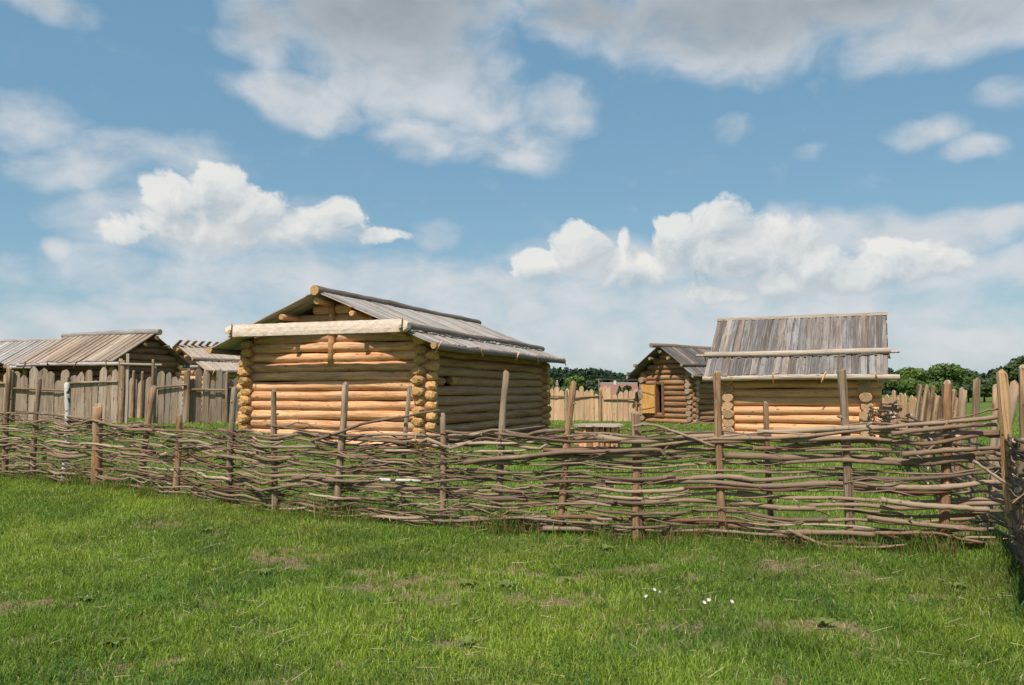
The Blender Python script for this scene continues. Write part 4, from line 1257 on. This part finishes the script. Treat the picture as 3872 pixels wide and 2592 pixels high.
# ------------------------------------------------------------------ grass
def fence_y(x):
    xs = [p.x for p in main_path.p]; ys = [p.y for p in main_path.p]
    return np.interp(x, xs, ys)
def blades(name, n, d0, d1, powr, hgt, wid, seed, label, region):
    rs_ = np.random.RandomState(seed)
    u = rs_.rand(n * 2)
    e_ = 2 - powr
    d_ = (d0 ** e_ + u * (d1 ** e_ - d0 ** e_)) ** (1 / e_)
    x = (rs_.rand(n * 2) * 2 - 1) * .70 * d_
    y = d_
    keep = region(x, y)
    so = soil(x, y)
    clump = fbm(x * 5.5, y * 5.5, 3)
    keep &= rs_.rand(n * 2) > so * .93
    keep &= rs_.rand(n * 2) < .5 + 1.3 * (clump - .35)
    idx = np.nonzero(keep)[0][:n]
    x, y, so, clump = x[idx], y[idx], so[idx], clump[idx]
    n = len(x)
    z = terrain(x, y)
    big = fbm(x * .55 + 4, y * .55, 3)
    tall = fbm(x * 2.1, y * 2.1 + 8, 3)
    h = hgt * (.45 + .9 * rs_.rand(n)) * (.55 + 1.1 * tall) * (1 - .45 * so)
    long_ = rs_.rand(n) < .02
    h = np.where(long_, h * 1.8, h)
    w = wid(y) * (.6 + .8 * rs_.rand(n))
    a = rs_.rand(n) * 2 * PI
    lean = .15 + rs_.rand(n) ** .8 * 1.0
    la = rs_.rand(n) * 2 * PI
    lx_, ly_ = np.cos(la) * lean * h, np.sin(la) * lean * h
    wx, wy = np.cos(a) * w / 2, np.sin(a) * w / 2
    V = np.empty((n, 5, 3))
    V[:, 0] = np.stack([x - wx, y - wy, z - .005], 1)
    V[:, 1] = np.stack([x + wx, y + wy, z - .005], 1)
    mz = z + h * .58
    V[:, 2] = np.stack([x - wx * .8 + lx_ * .35, y - wy * .8 + ly_ * .35, mz], 1)
    V[:, 3] = np.stack([x + wx * .8 + lx_ * .35, y + wy * .8 + ly_ * .35, mz], 1)
    V[:, 4] = np.stack([x + lx_, y + ly_, z + h * np.sqrt(np.clip(1 - lean ** 2 * .75, .12, 1))], 1)
    b = np.arange(n)[:, None] * 5
    tris = np.concatenate([b + np.array([0, 1, 3]), b + np.array([0, 3, 2]), b + np.array([2, 3, 4])], 1).reshape(-1)
    me = bpy.data.meshes.new(name)
    me.vertices.add(n * 5)
    me.vertices.foreach_set('co', V.reshape(-1).astype(np.float32))
    nt_ = n * 3
    me.loops.add(nt_ * 3)
    me.loops.foreach_set('vertex_index', tris.astype(np.int32))
    me.polygons.add(nt_)
    me.polygons.foreach_set('loop_start', np.arange(0, nt_ * 3, 3, dtype=np.int32))
    me.polygons.foreach_set('loop_total', np.full(nt_, 3, dtype=np.int32))
    me.update(calc_edges=True)
    c1, c2_, c3, c4 = np.array([.160, .262, .033]), np.array([.262, .355, .047]), np.array([.50, .43, .23]), np.array([.105, .205, .036])
    t = np.clip((big - .5) * 3.2 + .5 + (rs_.rand(n) - .5) * .7, 0, 1)[:, None]
    col = c1 * (1 - t) + c2_ * t
    t2 = np.clip((fbm(x * 1.3 + 31, y * 1.3, 3) - .52) * 4, 0, 1)[:, None]
    col = col * (1 - t2 * .6) + c4 * t2 * .6
    dry = ((rs_.rand(n) < .022 + .2 * so + .08 * np.clip(fbm(x * 2.7 + 50, y * 2.7, 3) - .55, 0, 1) * 4))[:, None]
    col = np.where(dry, c3 * (.6 + .6 * rs_.rand(n)[:, None]), col)
    col = col * (.62 + .76 * rs_.rand(n)[:, None])
    col = col * (.72 + .6 * fbm(x * 1.7 + 70, y * 1.1 + 12, 4))[:, None]
    brown = np.clip((fbm(x * .9 + 90, y * 1.3 + 40, 3) - .5) * 3.5, 0, 1)[:, None] * np.clip(1.2 - np.abs(fence_y(x) - 1.0 - y) / 2.0, 0, 1)[:, None]
    col = col * (1 - .3 * brown) + np.array([.22, .17, .07]) * .3 * brown
    cc = np.ones((n, 5, 4), np.float32)
    cc[:, :, :3] = col[:, None, :]
    ca = me.color_attributes.new('col', 'FLOAT_COLOR', 'POINT')
    ca.data.foreach_set('color', cc.reshape(-1))
    me.materials.append(M_GRASS)
    o = inst(name, me)
    return tag(o, label, 'grass', None, 'stuff')
blades('grass', 380000, 3.9, 17.5, 1.35, .058, lambda y: .0032 + .00036 * y, 1, 'short lawn grass in front of the wattle fence', lambda x, y: y < fence_y(x) + .35)
blades('grass', 150000, 8.0, 60, 1.75, .065, lambda y: .004 + .0007 * y, 2, 'brighter lawn grass behind the wattle fence', lambda x, y: y > fence_y(x) + .3)

# taller tufts and dry stalks along the foot of the fence
def tufts():
    rng = random.Random(8)
    V, F, cols = [], [], []
    def blade(p, h, w, lean, col):
        a = rng.uniform(0, 6.28); la = rng.uniform(0, 6.28)
        wx, wy = math.cos(a) * w / 2, math.sin(a) * w / 2
        l = Vector((math.cos(la), math.sin(la), 0)) * lean * h
        o = len(V)
        V.extend([p + Vector((-wx, -wy, -.01)), p + Vector((wx, wy, -.01)), p + l * .3 + Vector((wx * .9, wy * .9, h * .5)), p + l * .3 + Vector((-wx * .9, -wy * .9, h * .5)), p + l + Vector((0, 0, h * (1 - .3 * lean)))])
        F.extend([(o, o + 1, o + 2, o + 3), (o + 3, o + 2, o + 4)])
        cols.extend([col] * 5)
    def colr():
        t = rng.random()
        if t < .16:
            return (.30, .23, .10)
        if t < .24:
            return (.26, .13, .055)
        return (rng.uniform(.10, .20), rng.uniform(.19, .30), rng.uniform(.03, .05))
    for i in range(430):
        s = rng.uniform(1.5, main_path.len)
        c, dv = main_path.at(s)
        off = rng.gauss(-.02, .16)
        c = c + Vector((dv.y, -dv.x, 0)) * off
        hh = rng.uniform(.10, .28)
        for _ in range(rng.randint(12, 34)):
            p = Vector((c.x + rng.gauss(0, .06), c.y + rng.gauss(0, .06), 0)); p.z = gz(p.x, p.y)
            blade(p, hh * rng.uniform(.5, 1.3), rng.uniform(.004, .008), rng.uniform(.05, .9), colr())
    for i in range(200):                                   # scattered coarse tufts on the lawn
        dd = rng.uniform(4.3, 11)
        x = rng.uniform(-.66, .66) * dd
        if dd > float(fence_y(x)) - .1:
            continue
        hh = rng.uniform(.07, .13)
        for _ in range(rng.randint(14, 30)):
            p = Vector((x + rng.gauss(0, .035), dd + rng.gauss(0, .035), 0)); p.z = gz(p.x, p.y)
            blade(p, hh * rng.uniform(.6, 1.3), rng.uniform(.003, .006), rng.uniform(.2, 1.0), (rng.uniform(.075, .115), rng.uniform(.145, .20), rng.uniform(.03, .045)))
    for px, wdt, hmax in ((1310, .5, .34), (1240, .3, .3), (1900, .3, .42), (1950, .25, .3), (2600, .4, .28), (2990, .5, .26), (3450, .5, .3), (330, .35, .45), (500, .3, .3), (3500, .3, .4)):   # rank weeds in the wattle
        c, dv = main_path.at(main_path.at_px(px))
        for _ in range(170):
            p = Vector((c.x + rng.gauss(0, wdt * .5), c.y + rng.gauss(-.06, .08), 0)); p.z = gz(p.x, p.y)
            blade(p, hmax * rng.uniform(.3, 1.2), rng.uniform(.004, .011), rng.uniform(.1, .9), colr() if px not in (1950, 2600, 2990, 1310) or rng.random() < .4 else (.22, .15, .06))
    for _ in range(600):                                  # growth in the corner, its shade put into the dark blade colours
        s = rng.uniform(.3, s_c + 3.0)
        c, dv = side_path.at(s)
        p = Vector((c.x + rng.gauss(-.1, .12), c.y + rng.gauss(0, .1), 0)); p.z = gz(p.x, p.y)
        blade(p, rng.uniform(.06, .24), rng.uniform(.006, .014), rng.uniform(.1, .9), (rng.uniform(.05, .08), rng.uniform(.09, .14), .02))
    # low clover-like leaves lying in patches, and straw
    rs_ = np.random.RandomState(41)
    cxs = rs_.rand(90000); cd = 4.1 + 8.0 * rs_.rand(90000) ** 1.15
    cx_ = (cxs * 2 - 1) * .68 * cd
    m_ = (fbm(cx_ * 1.6 + 11, cd * 1.6 + 60, 3) > .57) & (cd < fence_y(cx_) - .05)
    for x, y in list(zip(cx_[m_], cd[m_]))[:22000]:
        p = Vector((x, y, gz(x, y) + rng.uniform(.012, .055)))
        sz = rng.uniform(.005, .011)
        a = rng.uniform(0, 6.28)
        t = Vector((math.cos(a), math.sin(a), rng.uniform(-.35, .35))) * sz
        b = Vector((-math.sin(a), math.cos(a), rng.uniform(-.35, .35))) * sz
        o = len(V)
        V.extend([p - t, p - b * .8, p + t, p + b * .8]); F.append((o, o + 1, o + 2, o + 3))
        g = rng.uniform(.75, 1.3)
        cols.extend([(.085 * g, .185 * g, .045 * g)] * 4)
    for _ in range(900):
        y = rng.uniform(4.2, 10.5); x = rng.uniform(-.66, .66) * y
        if y > float(fence_y(x)) + .1:
            continue
        p = Vector((x, y, gz(x, y) + rng.uniform(.02, .07)))
        a = rng.uniform(0, 6.28); ln = rng.uniform(.04, .16)
        t = Vector((math.cos(a), math.sin(a), rng.uniform(-.2, .35))) * ln
        w = Vector((-math.sin(a), math.cos(a), .5)) * .0022
        o = len(V)
        V.extend([p - w, p + w, p + t + w * .6, p + t - w * .6]); F.append((o, o + 1, o + 2, o + 3))
        g = rng.uniform(.6, 1.2)
        cols.extend([(.52 * g, .44 * g, .26 * g)] * 4)
    me = bpy.data.meshes.new('tall_grass')
    me.from_pydata([tuple(v) for v in V], [], F)
    ca = me.color_attributes.new('col', 'FLOAT_COLOR', 'POINT')
    ca.data.foreach_set('color', np.array([c + (1.0,) for c in cols], np.float32).reshape(-1))
    me.materials.append(M_GRASS)
    tag(inst('tall_grass', me), 'taller grass tufts and dry stalks along the foot of the fence', 'grass', None, 'stuff')
tufts()

# ------------------------------------------------------------------ weeds and flowers on the lawn
M_WEED = leaf_mat('weed_leaf', ca=(.13, .19, .045), cb=(.22, .28, .075), scale=20, transl=.3)
def weed(px, py, size, label, seed, nl=8, up=.45):
    rng = random.Random(seed)
    g_ = ground(px, py)
    T_ = thing('weed', label, 'weed', (g_.x, g_.y, gz(g_.x, g_.y)), 0, 'broad-leaved weeds in the lawn')
    for i in range(nl):
        a = 2 * PI * i / nl + rng.uniform(-.3, .3)
        ln = size * rng.uniform(.7, 1.2); w = ln * rng.uniform(.16, .24)
        V, F = [], []
        n = 6
        for q in range(n + 1):
            t = q / n
            ww = w * math.sin(PI * min(1, .12 + t * .88)) * (1 + .25 * (q % 2))
            z = ln * up * math.sin(t * 2.2) * rng.uniform(.9, 1.1)
            V += [(ln * t, -ww, z + ww * .25), (ln * t, 0, z), (ln * t, ww, z + ww * .25)]
        for q in range(n):
            o = q * 3
            F += [(o, o + 3, o + 4, o + 1), (o + 1, o + 4, o + 5, o + 2)]
        mk('leaf', V, F, M_WEED, T_, Matrix.Rotation(a, 4, 'Z') @ Matrix.Translation((0, 0, .015)), None, True)
    return T_
WEEDS = [(1920, 2225, .12, 'dark leafy weed between the bare patches in the middle of the lawn'), (1760, 2235, .1, 'pale weed at the right end of the central bare earth'), (3120, 2385, .10, 'leafy weed between bare patches in the right foreground'),
         (3350, 2510, .11, 'tall pale leaf near the bottom edge at right'), (2290, 2080, .11, 'pale weed below the thick short post'), (780, 2020, .09, 'small weeds right of the left bare patch'), (1720, 2110, .09, 'small weed above the central bare earth'),
         (3640, 2530, .09, 'weed near the bottom right corner'), (3610, 2225, .1, 'leafy weed in front of the corner post'), (330, 2280, .1, 'flat weed at the left of the foreground lawn'), (1000, 2170, .1, 'flat rosette weed left of the central bare earth'), (1760, 2445, .08, 'small weed by the lowest bare patch in the middle'),
         (430, 2440, .11, 'spiky rosette weed low in the left foreground'), (3640, 1890, .09, 'weed against the wattle at the corner'), (2150, 2205, .08, 'small weed right of centre between bare spots')]
for i, (px, py, sz, lb) in enumerate(WEEDS):
    weed(px, py, sz, lb, 300 + i, nl=7 + i % 4, up=.18 + .14 * (i % 3))
M_PETAL = plain('white_petal', (.62, .60, .61), .6)
M_YEL = plain('yellow_centre', (.7, .5, .08), .6)
M_STEM = plain('green_stem', (.08, .14, .035), .6)
FL = [(2448, 2290, 'leftmost white flower of the group of three'), (2471, 2268, 'topmost white flower of the group of three'), (2494, 2277, 'rightmost white flower of the group of three'), (2660, 2314, 'lower white flower of the middle pair'), (2680, 2304, 'upper white flower of the middle pair'), (2764, 2311, 'single white flower farthest right in the lawn')]
for i, (px, py, lb) in enumerate(FL):
    rng = random.Random(600 + i)
    g_ = ground(px, py + 18)
    T_ = thing('white_flower', lb, 'flower', (g_.x, g_.y, gz(g_.x, g_.y)), rng.uniform(0, 6), 'white bindweed flowers in the lawn')
    hz = .085
    V, F, S, SM = tube([(0, 0, -.01), (.004, 0, hz * .5), (0, 0, hz)], [.0025, .002, .002], 5)
    mk('stem', V, F, [M_STEM, M_STEM], T_, None, S, SM)
    n = 12
    V = [(0, 0, hz - .006)]; F = []
    for q in range(n):
        a = 2 * PI * q / n
        V.append((.009 * math.cos(a), .009 * math.sin(a), hz + .008))
    for q in range(n):
        a = 2 * PI * q / n
        r_ = .0155 * (1 + .12 * math.cos(5 * a))
        V.append((r_ * math.cos(a), r_ * math.sin(a), hz + .018))
    for q in range(n):
        q2 = (q + 1) % n
        F += [(0, 1 + q, 1 + q2), (1 + q, 1 + n + q, 1 + n + q2, 1 + q2)]
    mk('corolla', V, F, M_PETAL, T_, Matrix.Translation((0, 0, hz)) @ Matrix.Rotation(.6, 4, 'X') @ Matrix.Rotation(-.3, 4, 'Y') @ Matrix.Translation((0, 0, -hz)), None, True)
